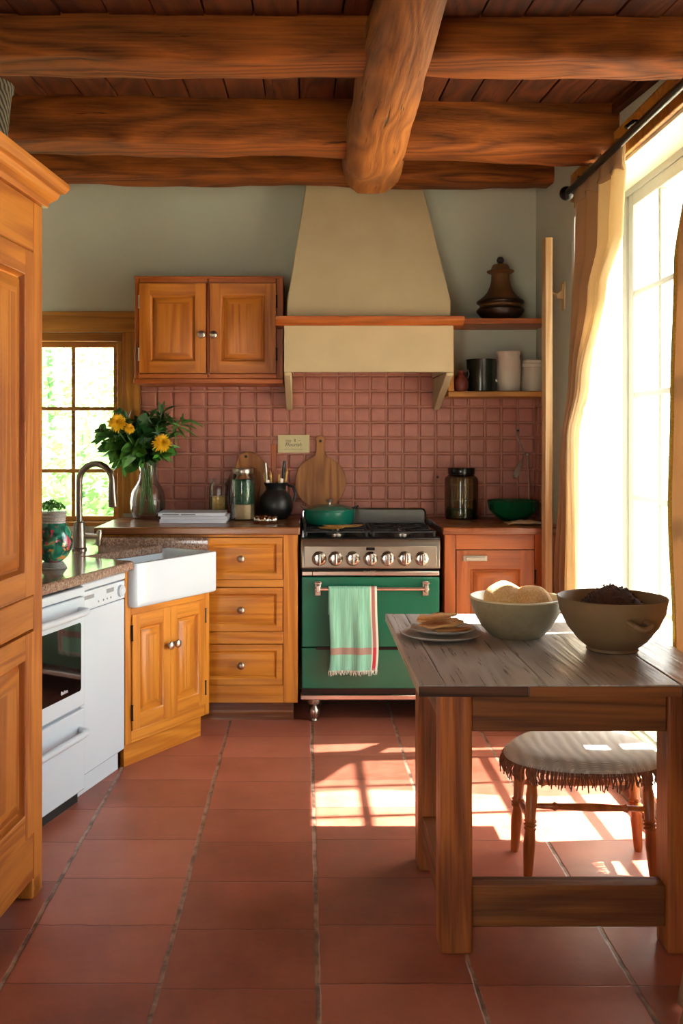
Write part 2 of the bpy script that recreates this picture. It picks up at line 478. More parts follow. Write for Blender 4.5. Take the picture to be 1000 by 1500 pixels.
KNOB = [(.0, .0), (.007, .0), (.006, .010), (.008, .014), (.0155, .017), (.0175, .022), (.0155, .028), (.009, .032), (.0, .033)]
def knob(parent, x, y, z, mat=None, sc=1.0):   # mushroom knob sticking out towards -y
    g = G(); rings = []
    for r, d in KNOB:
        rr = max(r, 1e-4) * sc
        rings.append([(x + rr * math.cos(2 * PI * k / 18), y - d * sc, z + rr * math.sin(2 * PI * k / 18)) for k in range(18)])
    g.loft(rings)
    return part('knob', g, mat or nickel, parent)
def hinge(parent, x, y, z, mat=None):
    g = G(); g.tube([(x, y, z - .028), (x, y, z + .028)], .004, 8)
    g.tube([(x, y, z - .032), (x, y, z - .028)], .0055, 8); g.tube([(x, y, z + .028), (x, y, z + .032)], .0055, 8)
    return part('hinge', g, mat or black_rod, parent)

# ------------------------------------------------------------------ setting
XL, XR, YB, YN, ZC = -1.65, 1.224, 5.24, -1.6, 2.66
g = G(); g.box(XL - .2, XR + .3, YN, YB + .12, -.06, 0); struct('floor', g, floor_m)
# back wall with window opening
WX0, WX1, WZ0, WZ1 = -1.60, -.962, .86, 1.885
g = G()
g.box(XL - .2, WX0, YB, YB + .12, 0, ZC + .3); g.box(WX1, XR + .3, YB, YB + .12, 0, ZC + .3)
g.box(WX0, WX1, YB, YB + .12, 0, WZ0); g.box(WX0, WX1, YB, YB + .12, WZ1, ZC + .3)
struct('wall_back', g, wallpaint)
g = G(); g.box(XL - .2, XL, YN, YB, 0, ZC + .3); struct('wall_left', g, wallpaint)
g = G(); g.box(XL - .2, -1.45, YN - .15, YN, 0, ZC); g.box(-.75, XR + .3, YN - .15, YN, 0, ZC); g.box(-1.45, -.75, YN - .15, YN, 2.0, ZC)  # wall out of view; its doorway is added for frontal fill light
struct('wall_front', g, wallpaint)
# right wall: window opening, and an unseen one added nearer the camera for fill light
RX = XR + .27
RY0, RY1, RZ0, RZ1 = 2.25, 4.42, .10, 2.39
SY0, SY1 = .0, .95
g = G()
for y0, y1, z0, z1 in ((YN, SY0, 0, ZC + .3), (SY1, RY0, 0, ZC + .3), (RY1, YB + .12, 0, ZC + .3), (SY0, SY1, 0, .7), (SY0, SY1, RZ1, ZC + .3), (RY0, RY1, 0, RZ0), (RY0, RY1, RZ1, ZC + .3)):
    g.box(XR, RX, y0, y1, z0, z1)
struct('wall_right', g, wallpaint)

def cz(y): return 2.625 + .072 * (y - 3.9)
# ceiling: planks running away from the camera
g = G()
x = XL - .1; k = 0
while x < XR + .1:
    wd = .125 + .02 * random.random(); dz = .008 * random.random()
    g.loft([[(a, y, cz(y) + e) for a, e in ((x, dz), (x + wd - .006, dz), (x + wd - .006, .05), (x, .05))] for y in (YN, YB + .05)])
    x += wd
g.loft([[(a, y, cz(y) + e) for a, e in ((XL - .2, .045), (XR + .3, .045), (XR + .3, .1), (XL - .2, .1))] for y in (YN, YB + .1)])
struct('ceiling', g, plank_y, bevel=.002)

def hewn(name, p0, p1, w, h, mat, axis='x', amp=.012, seed=0, n=50, rad=.03, wr=None):
    g = G(); p0, p1 = Vector(p0), Vector(p1); rings = []
    for i in range(n + 1):
        t = i / n; c = p0.lerp(p1, t); ring = []
        ww, hh = w, h
        pts = rrect(-ww / 2, ww / 2, -hh / 2, hh / 2, rad, 3)
        for a, b in pts:
            q = Vector((c.x * 1.6 + seed * 9.1, a * 6 + seed, b * 6 + c.y * 1.6))
            d = noise.noise(q * 1.3) * amp + noise.noise(q * 4.5) * amp * .4
            l = math.hypot(a, b); f = 1 + d / l * 1.6
            if axis == 'x': ring.append((c.x, c.y + a * f, c.z + b * f))
            else: ring.append((c.x + a * f, c.y, c.z + b * f))
        rings.append(ring)
    g.loft(rings)
    return struct(name, g, mat, angle=50)
hewn('ceiling_beam', (XL, 4.83, 2.66), (XR, 4.95, 2.655), .20, .14, beam_x, seed=1)
hewn('ceiling_beam', (XL, 3.80, 2.565), (XR, 3.95, 2.545), .20, .22, beam_x, seed=2)
hewn('ceiling_beam', (XL, 2.98, 2.545), (XR, 3.01, 2.545), .21, .215, beam_x, seed=3)
hewn('ceiling_beam', (XL, 2.00, 2.46), (XR, 2.03, 2.46), .21, .215, beam_x, seed=4)
hewn('ceiling_beam', (XL, 1.00, 2.39), (XR, 1.03, 2.39), .21, .215, beam_x, seed=5)
hewn('ceiling_beam', (XL, 0.00, 2.33), (XR, 0.03, 2.33), .21, .215, beam_x, seed=6)
# gnarled log running away from the camera under the beams
g = G(); rings = []
logp = [(-1.2, .29, 2.38, .09), (1.2, .285, 2.44, .09), (2.66, .284, 2.495, .090), (2.96, .275, 2.49, .103), (3.33, .276, 2.485, .105), (3.9, .276, 2.495, .117), (4.4, .30, 2.56, .130), (4.86, .322, 2.68, .135)]
for a, b in zip(logp, logp[1:]):
    m = 14 if a[0] > 0 else 6
    for k in range(m):
        t = k / m; s_ = t * t * (3 - 2 * t)
        y_, x_, z_, r_ = (a[i] + (b[i] - a[i]) * (t if i == 0 else s_) for i in range(4))
        ring = []
        for q in range(22):
            an = 2 * PI * q / 22
            sq = 1 + .10 * abs(math.sin(2 * an))
            d = noise.noise(Vector((math.cos(an) * 1.2, math.sin(an) * 1.2, y_ * 2.2))) * .10 + noise.noise(Vector((math.cos(an) * 3, math.sin(an) * 3, y_ * 5))) * .05
            rr = r_ * sq * (1 + d)
            ring.append((x_ + rr * math.cos(an), y_, z_ + rr * math.sin(an) * 1.02))
        rings.append(ring)
g.loft(rings)
struct('ceiling_beam', g, log_y, angle=60)
# wall plate trims under the ceiling, right wall
g = G(); g.loft([[(a, y, cz(y) + e) for a, e in ((XR - .03, -.035), (XR, -.035), (XR, .002), (XR - .03, .002))] for y in (YN, YB)]); struct('trim_1', g, plank_y, bevel=.003)

# tile backsplash (pillowed tiles over grout)
def tiles(g, u0, u1, v0, v1, su, sv, pu, pv, fn):
    i0 = math.floor((u0 - pu) / su); i1 = math.ceil((u1 - pu) / su); j0 = math.floor((v0 - pv) / sv); j1 = math.ceil((v1 - pv) / sv)
    for i in range(i0, i1):
        for j in range(j0, j1):
            a0, a1 = max(u0, pu + i * su + .0035), min(u1, pu + (i + 1) * su - .0035)
            b0, b1 = max(v0, pv + j * sv + .0035), min(v1, pv + (j + 1) * sv - .0035)
            if a1 - a0 < .012 or b1 - b0 < .012: continue
            jz = random.uniform(0, .002); tl = random.uniform(-.0015, .0015)
            rings = []
            for ins, d in ((0, 0), (.001, .005), (.004, .0085), (.011, .0095)):
                rings.append([fn(a0 + ins, b0 + ins, d + jz), fn(a1 - ins, b0 + ins, d + jz + tl), fn(a1 - ins, b1 - ins, d + jz + tl), fn(a0 + ins, b1 - ins, d + jz)])
            g.mi = 0; g.loft(rings, False, True)
g = G()
tiles(g, -.865, XR - .012, .90, 1.90, .0866, .0823, -.78, 1.492, lambda u, v, d: (u, YB - .004 - d, v))
g.mi = 1; g.box(-.868, XR, YB - .006, YB, .90, 1.90)
o = struct('trim_2', g, [clay_tile, grout], angle=60); o['label'] = 'rose pink square tile backsplash'
g = G()
tiles(g, 4.93, YB - .014, .90, 1.545, .0866, .0823, YB - .015, 1.492, lambda u, v, d: (XR - .004 - d, u, v))
g.mi = 1; g.box(XR - .006, XR, 4.926, YB - .006, .90, 1.545)
struct('trim_3', g, [clay_tile, grout], angle=60)

# ---------------- window_1 (back wall, left)
def win_part(name, boxes, mat, parent, bevel=.003):
    for b in boxes:
        g = G(); g.box(*b); part(name, g, mat, parent, bevel=bevel)
w1 = bpy.data.objects.new('window_1', None); COL.objects.link(w1); w1['kind'] = 'structure'; W[w1] = Matrix.Identity(4)
g = G(); g.box(-1.648, -.868, YB - .022, YB, 1.885, 1.995); part('lintel_board', g, honey_x, w1, bevel=.004)
g = G(); g.box(WX1 + .002, -.868, YB - .022, YB, .93, 1.885); part('casing', g, honey_z, w1, bevel=.004)
g = G(); g.box(WX0, WX1, YB, YB + .11, 1.84, 1.884); part('head_lining', g, honey_x, w1, bevel=.003)
g = G(); g.box(WX1 - .03, WX1 - .001, YB + .0, YB + .11, .861, 1.84); part('jamb_lining', g, honey_z, w1, bevel=.003)
g = G(); g.box(WX0 + .001, WX0 + .03, YB + .0, YB + .11, .861, 1.84); part('jamb_lining', g, honey_z, w1, bevel=.003)
g = G(); g.box(WX0, WX1, YB, YB + .11, .86, .882); part('sill', g, honey_x, w1, bevel=.003)
g = G(); fy0, fy1 = YB + .045, YB + .08
g.box(WX1 - .058, WX1 - .031, fy0, fy1, .883, 1.839); g.box(WX0 + .031, WX0 + .058, fy0, fy1, .883, 1.839)
g.box(WX0 + .058, WX1 - .058, fy0, fy1, 1.812, 1.839); g.box(WX0 + .058, WX1 - .058, fy0, fy1, .883, .91)
for xx in (-1.235,): g.box(xx - .010, xx + .010, fy0 + .004, fy1 - .004, .91, 1.812)
for zz in (1.484, 1.152): g.box(WX0 + .058, WX1 - .058, fy0 + .002, fy1 - .006, zz - .010, zz + .010)
part('window_frame', g, honey_x, w1, bevel=.002)
g = G(); g.box(WX0 + .05, WX1 - .05, fy0 + .014, fy0 + .018, .90, 1.82); part('pane', g, pane_glass, w1)

# ---------------- window_2 (right wall)
w2 = bpy.data.objects.new('window_2', None); COL.objects.link(w2); w2['kind'] = 'structure'; W[w2] = Matrix.Identity(4)
def casement(parent, y0, y1, z0, z1, mull, bars, hinge_side=1):
    g = G(); x0, x1 = 1.375, 1.42; s = .052
    g.box(x0, x1, y0, y0 + s, z0, z1); g.box(x0, x1, y1 - s, y1, z0, z1)
    g.box(x0, x1, y0 + s, y1 - s, z0, z0 + s + .02); g.box(x0, x1, y0 + s, y1 - s, z1 - s, z1)
    for m in mull: g.box(x0 + .006, x1 - .006, m - .012, m + .012, z0 + s, z1 - s)
    for z in bars: g.box(x0 + .005, x1 - .008, y0 + s, y1 - s, z - .012, z + .012)
    part('sash', g, creamframe, parent, bevel=.004)
    g = G(); g.box(x0 + .02, x0 + .024, y0 + s - .01, y1 - s + .01, z0 + s - .01, z1 - s + .01); part('pane', g, pane_glass, parent)
zb = (1.93, 1.505, 1.075, .645)
g = G(); g.box(1.37, 1.43, RY1 - .035, RY1 - .001, RZ0 + .03, RZ1 - .04); g.box(1.365, 1.43, 4.205, 4.255, RZ0 + .03, RZ1 - .04); g.box(1.37, 1.43, RY0 + .001, RY0 + .06, RZ0 + .03, RZ1 - .04)
g.box(1.37, 1.43, RY0, RY1, RZ1 - .04, RZ1 - .001); g.box(1.36, 1.45, RY0, RY1, RZ0 + .001, RZ0 + .03)
g.box(1.37, 1.43, 3.18, 3.24, RZ0 + .03, RZ1 - .04)
part('outer_frame', g, creamframe, w2, bevel=.004)
g = G(); g.box(1.395, 1.399, 4.25, RY1 - .03, RZ0 + .025, RZ1 - .035); part('side_pane', g, pane_glass, w2)
casement(w2, 3.24, 4.205, RZ0 + .03, RZ1 - .04, (3.56, 3.86), zb)
casement(w2, RY0 + .06, 3.18, RZ0 + .03, RZ1 - .04, (2.6, 2.88), zb)
g = G(); g.box(XR - .03, 1.36, RY0 - .02, RY1 + .0, RZ0 - .02, RZ0 + .0005); part('sill_board', g, sill_paint, w2, bevel=.006)
g = G(); g.box(XR, 1.37, RY0 + .001, RY1 - .001, RZ1 - .012, RZ1 - .0005); part('head_reveal', g, sill_paint, w2)
g = G(); g.box(XR, 1.37, RY1 - .012, RY1 - .0005, RZ0, RZ1 - .012); part('side_reveal', g, sill_paint, w2)
g = G(); g.box(XR - .022, XR - .001, 2.1, RY1 + .06, RZ1 + .0, RZ1 + .125); part('header_board', g, honey_x, w2, bevel=.004)
g = G(); g.tube([(1.366, 4.212, 1.78), (1.366, 4.212, 1.86)], .006, 10); part('hinge', g, nickel, w2)
g = G(); g.tube([(1.366, 4.212, .95), (1.366, 4.212, 1.03)], .006, 10); part('hinge', g, nickel, w2)
g = G(); g.box(1.362, 1.376, 3.262, 3.282, 1.30, 1.42); g.tube([(1.366, 3.27, 1.36), (1.335, 3.27, 1.36), (1.33, 3.34, 1.36)], .006, 8); part('latch', g, nickel, w2)
w3 = bpy.data.objects.new('unseen_fill_window', None); COL.objects.link(w3); w3['kind'] = 'structure'; W[w3] = Matrix.Identity(4)  # out-of-view window, added to bring in fill light
casement(w3, SY0 + .02, .465, .72, RZ1 - .02, (), zb[:3])
casement(w3, .485, SY1 - .02, .72, RZ1 - .02, (), zb[:3])

# ------------------------------------------------------------------ outside
g = G(); g.box(-40, 40, -20, 60, -.9, -.8); struct('ground', g, plain('pale_gravel', '#b7b29c', .9, 0, .15, 4))
def tree(label, x, y, h, r, mat, n, seed):
    rd = random.Random(seed)
    t = thing('tree', label, 'tree', (x, y, -.8), 0, 'leafy trees beyond the small window')
    g = G(); g.tube([(0, 0, 0), (.05, 0, h * .3), (-.05, .05, h * .6), (0, 0, h * .9)], [.08, .06, .04, .02], 8); part('trunk', g, leaf_a, t)
    g = G()
    for k in range(n):
        d = Vector((rd.gauss(0, 1), rd.gauss(0, 1), rd.gauss(0, 1))).normalized()
        q = r * (rd.random() ** .45)
        c = Vector((d.x * q, d.y * q, h * .55 + d.z * q * 1.25))
        if noise.noise(c * 1.1 + Vector((seed, 0, 0))) < -.08: continue
        a = Vector((rd.gauss(0, 1), rd.gauss(0, 1), rd.gauss(0, .6))).normalized(); b = a.orthogonal().normalized(); s = rd.uniform(.03, .07)
        g.face([g.v(c - a * s), g.v(c + b * s * .5), g.v(c + a * s), g.v(c - b * s * .5)])
    o = part('foliage', g, mat, t, smooth=False, normals=False); return t
def leafy(name, col):
    a = N(name); v = a.coord((1, 1, 1)); n = a.noise(v, 3, 3); c = lin(col)
    cc = a.ramp(n, [(.35, tuple(x * .75 for x in c[:3]) + (1,)), (.65, c)])
    p = a.n('BsdfDiffuse'); t = a.n('BsdfTranslucent'); a.l(cc, p.inputs[0]); a.l(cc, t.inputs[0])
    m = a.n('MixShader'); m.inputs[0].default_value = .5; a.l(p.outputs[0], m.inputs[1]); a.l(t.outputs[0], m.inputs[2]); a.l(m.outputs[0], a.out.inputs[0]); return a.m
lf1, lf2 = leafy('sunny_leaf', '#6d9458'), leafy('yellow_green_leaf', '#8da060')
tree('broad bright green tree seen through the small window by the sink', -2.6, 10.2, 5.2, 2.1, lf1, 13000, 1)
tree('yellower tree behind the faucet outside the small window', -5.6, 14.8, 6.4, 2.3, lf2, 13000, 2)
tree('low leafy tree outside, lowest in the small window', -1.6, 7.2, 2.4, .8, lf1, 5000, 3)

# ------------------------------------------------------------------ armoire
A = math.atan2(.996, .0896)
t = thing('armoire', 'tall pine armoire with raised-panel doors and stepped cornice', 'armoire', (-.77, 2.91, 0), A)
g = G(); g.mi = 0
g.box(-1.10, 0, .021, .60, .10, 2.0)
g.box(-.072, 0, 0, .021, .0, 2.0); g.box(-1.10, -1.03, 0, .021, 0, 2.0)
g.mi = 1
g.box(-1.03, -.072, 0, .021, 1.855, 2.0); g.box(-1.03, -.072, 0, .021, .775, .87); g.box(-1.03, -.072, 0, .021, .06, .19)
part('carcass', g, [arm_z, arm_x], t, bevel=.004)
for (z0, z1) in ((.875, 1.85), (.195, .770)):
    for (a, b) in ((-1.027, -.552), (-.549, -.075)):
        g = G(); panel(g, a, b, z0, z1, -.004, .022, .068, depth=.018, field=.05)
        d = part('door', g, [arm_z, arm_x], t)
        if b < -.2: knob(d, b - .03, -.004, 1.1 if z0 > .5 else .6)
for s in (-.06, -1.05):
    g = G(); g.box(s - .02, s + .045, .0, .07, 0, .06); 
    part('foot', g, arm_z, t, bevel=.006)
prof = [(0, 0), (-.012, .0), (-.016, .014), (-.034, .03), (-.040, .045), (-.052, .05), (-.062, .066), (-.062, .078), (0, .078)]
g = G()
rings = []
for s in (0, 1, 2, 3):
    ring = []
    for d, h in prof:
        e = -d
        if s == 0: ring.append((-1.10 - e, .6, 2.0 + h))
        if s == 1: ring.append((-1.10 - e, -e, 2.0 + h))
        if s == 2: ring.append((0 + e, -e, 2.0 + h))
        if s == 3: ring.append((0 + e, .6, 2.0 + h))
    rings.append(ring)
g.loft(rings, True, True)
g.box(-1.10, 0, 0, .6, 2.0, 2.077)
part('cornice', g, arm_x, t, angle=25)
g = G(); g.lathe([(.055, 0), (.062, .02), (.078, .19), (.084, .2), (.084, .215), (.075, .215), (.07, .19), (.055, .02), (0, .02)], (-.885, 2.72, 2.078), 28, cap=False)
solo('wicker_basket', g, wicker, 'dark wicker basket standing on top of the pine armoire', 'basket')

# ------------------------------------------------------------------ dishwasher and oven
RA = math.atan2(.962, .274)
t = thing('dishwasher', 'slim white dishwasher between the oven and the sink cabinet', 'dishwasher', (-.815, 3.603, 0), RA)
g = G(); g.box(.003, .357, .024, .55, .09, .785); part('body', g, white_enamel, t, bevel=.004)
g = G(); g.box(.003, .357, .0, .023, .085, .685); part('door', g, white_enamel, t, bevel=.005)
g = G(); g.box(.003, .357, -.001, .023, .688, .758); cp = part('control_panel', g, white_plastic, t, bevel=.003)
g = G(); g.box(.003, .357, -.004, .03, .763, .79); part('top_rail', g, white_plastic, t, bevel=.006)
g = G(); g.box(.20, .26, -.0018, 0, .728, .744); part('display', g, grey_print, cp)
g = G(); g.box(.02, .10, -.0018, 0, .728, .742); part('vent_grille', g, grey_print, cp)
g = G(); g.tube([(.315, -.001, .722), (.315, -.012, .722)], .024, 24); g.tube([(.315, -.012, .722), (.315, -.016, .722)], [.022, .018], 24); part('dial', g, white_plastic, cp)
for bx in (.135, .175, .205, .235):
    g = G(); g.tube([(bx, -.001, .708), (bx, -.003, .708)], .004, 10); part('button', g, grey_print, cp)
g = G(); g.box(.0, .36, .03, .06, 0, .085); part('plinth', g, white_enamel, t, bevel=.003)

OX, OY = -.815 - .58 * .274 + .02 * .962, 3.603 - .58 * .962 - .02 * .274
t = thing('built_in_oven', 'white built-in oven with dark glass door beside the armoire', 'oven', (OX, OY, 0), RA)
g = G(); g.box(.0, .576, .024, .55, .045, .775); part('body', g, white_enamel, t, bevel=.004)
g = G(); g.box(.0, .576, .0, .023, .755, .785); part('top_trim', g, white_plastic, t, bevel=.004)
g = G(); g.box(.02, .55, .05, .5, .785, .797); part('hob_edge', g, black_enamel, t)
g = G(); g.box(.0, .576, .0, .023, .355, .750); d = part('door', g, white_enamel, t, bevel=.005)
g = G(); g.loft([[(x, y, z) for x, z in rrect(.06, .545, .415, .660, .012)] for y in (-.0015, .001)]); w = part('oven_glass', g, oven_glass, d)
def bowed(parent, x0, x1, z, out=.045, th=.016, mat=white_plastic):
    g = G(); pts = [(x0, .0, z), (x0 + .012, -out * .8, z), (x0 + .05, -out, z), (x1 - .05, -out, z), (x1 - .012, -out * .8, z), (x1, .0, z)]
    P = []
    for a, b in zip(pts, pts[1:]):
        for k in range(4): P.append(tuple(a[i] + (b[i] - a[i]) * k / 4 for i in range(3)))
    P.append(pts[-1])
    g.tube(P, th, 12); return part('handle', g, mat, parent)
bowed(d, .05, .535, .705, th=.0125)
g = G(); g.box(.0, .576, .0, .023, .05, .345); d2 = part('drawer', g, white_enamel, t, bevel=.005)
bowed(d2, .05, .535, .275, th=.0125)
g = G(); g.box(.0, .576, .03, .06, 0, .045); part('plinth', g, dark_gap, t)

def text(body, size, mat, parent, mtx, name='lettering', shear=0, thick=.0006, align='CENTER'):
    cu = bpy.data.curves.new('txt', 'FONT'); cu.body = body; cu.size = size; cu.extrude = thick; cu.align_x = align; cu.align_y = 'CENTER'; cu.shear = shear
    o = bpy.data.objects.new('txt', cu); COL.objects.link(o)
    dg = bpy.context.evaluated_depsgraph_get(); me = bpy.data.meshes.new_from_object(o.evaluated_get(dg))
    bpy.data.objects.remove(o)
    me.transform(mtx); me.materials.clear(); me.materials.append(mat)
    n = bpy.data.objects.new(name, me); COL.objects.link(n); n.parent = parent; W[n] = W[parent]; return n
up = Matrix.Rotation(PI / 2, 4, 'X')   # text facing -y, upright
text('Builtm', .018, paper, w, Matrix.Translation((.425, -.0024, .437)) @ up)

# ------------------------------------------------------------------ sink cabinet
SA = math.atan2(.85, .527); SL = .553
t = thing('sink_cabinet', 'honey pine sink cabinet with two raised-panel doors under the white sink', 'cabinet', (-.716, 3.95, 0), SA)
def wp(x, y):   # local -> world of the sink frame
    return (W[t] @ Vector((x, y, 0)))
g = G(); g.mi = 0
g.box(0, .035, 0, .02, .095, .80); g.box(SL - .035, SL, 0, .02, .095, .80)
g.mi = 1; g.box(.035, SL - .035, 0, .02, .095, .145); g.box(.035, SL - .035, 0, .02, .60, .64)
g.mi = 0
g.box(0.001, SL - .001, .02, .03, .095, .64)
g.box(.001, .02, .02, .30, .095, .79); g.box(SL - .02, SL - .001, .02, .17, .095, .79)
g.mi = 1; g.box(.02, SL - .02, .03, .17, .095, .11)
part('carcass', g, [pine_z, pine_x], t, bevel=.003)
for i, (a, b) in enumerate(((.038, SL / 2 - .001), (SL / 2 + .001, SL - .038))):
    g = G(); panel(g, a, b, .148, .612, -.006, .02, .045, depth=.014, field=.03, frame_h=.055)
    d = part('door', g, [pine_z, pine_x], t)
    knob(d, (b - .022) if i == 0 else (a + .022), -.006, .455)
    hx = a - .002 if i == 0 else b + .002
    hinge(d, hx, -.006, .22); hinge(d, hx, -.006, .54)
g = G(); g.box(.02, SL - .03, .025, .045, 0, .095); part('kickboard', g, pine_x, t, bevel=.002)

s = thing('farmhouse_sink', 'white fireclay apron sink set into the corner worktop', 'sink', tuple(wp(0, 0)), SA)
g = G(); x0, x1, y0, y1, z0, z1 = .018, .568, -.038, .285, .643, .822
def lp(i, z, r): return [(x, y, z) for x, y in rrect(x0 + i, x1 - i, y0 + i, y1 - i, r)]
g.loft([lp(.008, z0, .02), lp(.001, z0 + .006, .024), lp(0, z0 + .02, .025), lp(0, z1 - .008, .025), lp(.002, z1 - .002, .024), lp(.008, z1, .022), lp(.018, z1, .02), lp(.023, z1 - .004, .02), lp(.026, z1 - .012, .02), lp(.03, z0 + .04, .025), lp(.05, z0 + .024, .03)])
part('basin', g, fireclay, s, angle=50)
g = G(); g.lathe([(.0, .0), (.02, .0), (.022, .003), (.012, .004), (0, .002)], (.29, .12, z0 + .0245), 20); part('drain', g, chrome, s)

# granite worktop
t = thing('granite_worktop', 'polished speckled brown granite worktop around the sink', 'worktop', (-1.1, 4.0, .80))
poly = [(-.68, 3.94), (-.925, 4.092), (-.652, 4.531), (-.650, 4.55), (-.975, 4.55), (-.975, YB - .002), (XL + .001, YB - .002), (XL + .001, 3.05), (-.935, 3.05), (-.90, 3.165)]
g = G(); g.prism(poly[::-1], .798, .835); part('slab', g, granite, t, w=True, bevel=.007)
g = G(); g.loft([[(x, y, z) for y, z in rrect(4.545, 4.605, .805, .868, .015)] for x in (-.93, -.445)]); part('upstand', g, granite, t, w=True, angle=50)

# faucet
t = thing('kitchen_faucet', 'brushed steel gooseneck faucet standing behind the sink', 'faucet', (-.985, 4.33, .835))
g = G(); g.lathe([(.033, 0), (.033, .006), (.028, .012), (.026, .09), (.024, .12), (.018, .126), (.0, .128)], (0, 0, 0), 28); part('base', g, faucet_steel, t)
pts = [(0, 0, .12), (0, 0, .2), (0, 0, .30)]
R = .078; dx, dy = .97, -.24
for k in range(1, 17):
    a = PI * k / 16
    pts.append((dx * R * (1 - math.cos(a)), dy * R * (1 - math.cos(a)), .30 + R * math.sin(a)))
pts.append((dx * 2 * R, dy * 2 * R, .29))
g = G(); g.tube(pts, .0135, 14); part('spout', g, faucet_steel, t)
g = G(); g.tube([(dx * 2 * R, dy * 2 * R, .295), (dx * 2 * R, dy * 2 * R, .26), (dx * 2 * R + .004, dy * 2 * R, .195), (dx * 2 * R + .004, dy * 2 * R, .19)], [.0145, .017, .020, .017], 18); part('spray_head', g, faucet_steel, t)
g = G(); g.tube([(.015, 0, .06), (.085, -.01, .06)], .0115, 14); g.tube([(.085, -.01, .02), (.085, -.01, .03), (.09, -.01, .08), (.092, -.01, .088)], [.008, .011, .012, .008], 12); part('lever', g, nickel, t)

# painted pot on its coaster, dry greenery in it
PX, PY = -.945, 3.72
g = G()
for k in range(4): g.lathe([(.05 - .004 * k, 0), (.053 - .004 * k, .003), (.05 - .004 * k, .006)], (PX, PY, .835 + .006 * k), 28)
solo('woven_coaster', g, lead, 'small silver woven mat under the painted pot', 'coaster')
t = thing('painted_pot', 'round glazed pot painted with green leaves and flowers by the armoire', 'pot', (PX, PY, .859))
prof = [(.03, 0), (.036, .004), (.055, .02), (.07, .05), (.074, .08), (.068, .112), (.054, .136), (.046, .146)]
g = G(); g.lathe(prof, (0, 0, 0), 36); part('body', g, painted, t)
g = G(); g.lathe([(.046, .146), (.044, .152), (.048, .157), (.045, .163), (.05, .17), (.047, .176), (.053, .184), (.049, .19), (.03, .19)], (0, 0, 0), 32); part('ribbed_neck', g, lead, t)
g = G(); rd = random.Random(5)
for k in range(150):
    a = rd.uniform(0, 2 * PI); r = rd.uniform(0, .05); c = Vector((r * math.cos(a), r * math.sin(a), .19 + rd.uniform(0, .035) * (1 - r * 8)))
    u = Vector((rd.gauss(0, 1), rd.gauss(0, 1), rd.gauss(0, 1))).normalized(); v = u.orthogonal().normalized(); s_ = rd.uniform(.006, .012)
    g.face([g.v(c - u * s_), g.v(c + v * s_ * .5), g.v(c + u * s_), g.v(c - v * s_ * .5)])
o = solo('green_herb_tuft', g, leaf_b, 'tuft of small green leaves growing out of the painted pot', 'plant', smooth=False, normals=False)
o.location = (PX, PY, 1.045)

# ------------------------------------------------------------------ drawer cabinet + wooden worktops
t = thing('drawer_cabinet', 'honey pine base cabinet with three raised-panel drawers left of the range', 'cabinet', (-.5, 4.62, 0))
X0, X1 = -.965, -.032
g = G(); g.mi = 0
g.box(X0, X1, 4.64, YB - .03, .09, .875)
g.box(-.10, X1, 4.62, 4.64, .09, .875); g.box(X0, -.50, 4.62, 4.64, .09, .875)
g.mi = 1
for z0, z1 in ((.862, .875), (.665, .630), (.422, .365), (.172, .09)): g.box(-.50, -.10, 4.62, 4.64, min(z0, z1), max(z0, z1))
g.mi = 0
part('carcass', g, [pine_z, pine_x], t, w=True, bevel=.002)
for z0, z1 in ((.668, .860), (.425, .627), (.175, .362)):
    g = G(); panel(g, -.497, -.103, z0, z1, 4.612, .02, .026, horiz=True, depth=.010, field=.018)
    d = part('drawer', g, [pine_z, pine_x], t, w=True)
    l = W[t].inverted() @ Vector((-.296, 4.614, (z0 + z1) / 2)); knob(d, l.x, l.y, l.z)
g = G(); g.box(X0, X1 - .02, 4.66, 4.68, 0, .09); part('kickboard', g, walnut_x, t, w=True)
g = G(); g.box(-.975, -.022, 4.583, YB - .016, .876, .912)
solo('wooden_worktop', g, walnut_x, 'brown wooden worktop over the drawers, left of the green range', 'worktop', bevel=.006)

t = thing('base_cabinet', 'reddish wooden cupboard with white bar handle right of the range', 'cabinet', (.93, 4.62, 0))
g = G(); g.mi = 0
g.box(.652, XR - .002, 4.64, YB - .03, .09, .875)
g.box(.652, .705, 4.62, 4.64, .09, .875); g.box(1.073, XR - .002, 4.62, 4.64, .09, .875)
g.mi = 1; g.box(.705, 1.073, 4.62, 4.64, .805, .875); g.box(.705, 1.073, 4.62, 4.64, .09, .16)
part('carcass', g, [red_z, red_x], t, w=True, bevel=.003)
g = G(); panel(g, .708, 1.070, .163, .802, 4.615, .02, .062, depth=.012, field=.03, frame_h=.085)
d = part('door', g, [red_z, red_x], t, w=True)
g = G(); g.box(.737, .850, 4.606, 4.615, .752, .778); g.box(.748, .839, 4.590, 4.598, .757, .773); g.box(.748, .756, 4.598, 4.606, .757, .773); g.box(.831, .839, 4.598, 4.606, .757, .773)
part('handle', g, white_ceramic, d, w=True, bevel=.003, label='white bar handle')
l = W[t].inverted() @ Vector((1.074, 4.612, .68)); hinge(d, l.x, l.y, l.z)
g = G(); g.box(.66, XR - .002, 4.66, 4.68, 0, .09); part('kickboard', g, walnut_x, t, w=True)
g = G(); g.box(.640, XR - .013, 4.583, YB - .016, .876, .912)
solo('wooden_worktop', g, wood('red_worktop_wood', lin('#8a4c26'), lin('#5e2c14'), 'x', .28), 'dark reddish wooden worktop between the range and the corner', 'worktop', bevel=.006)

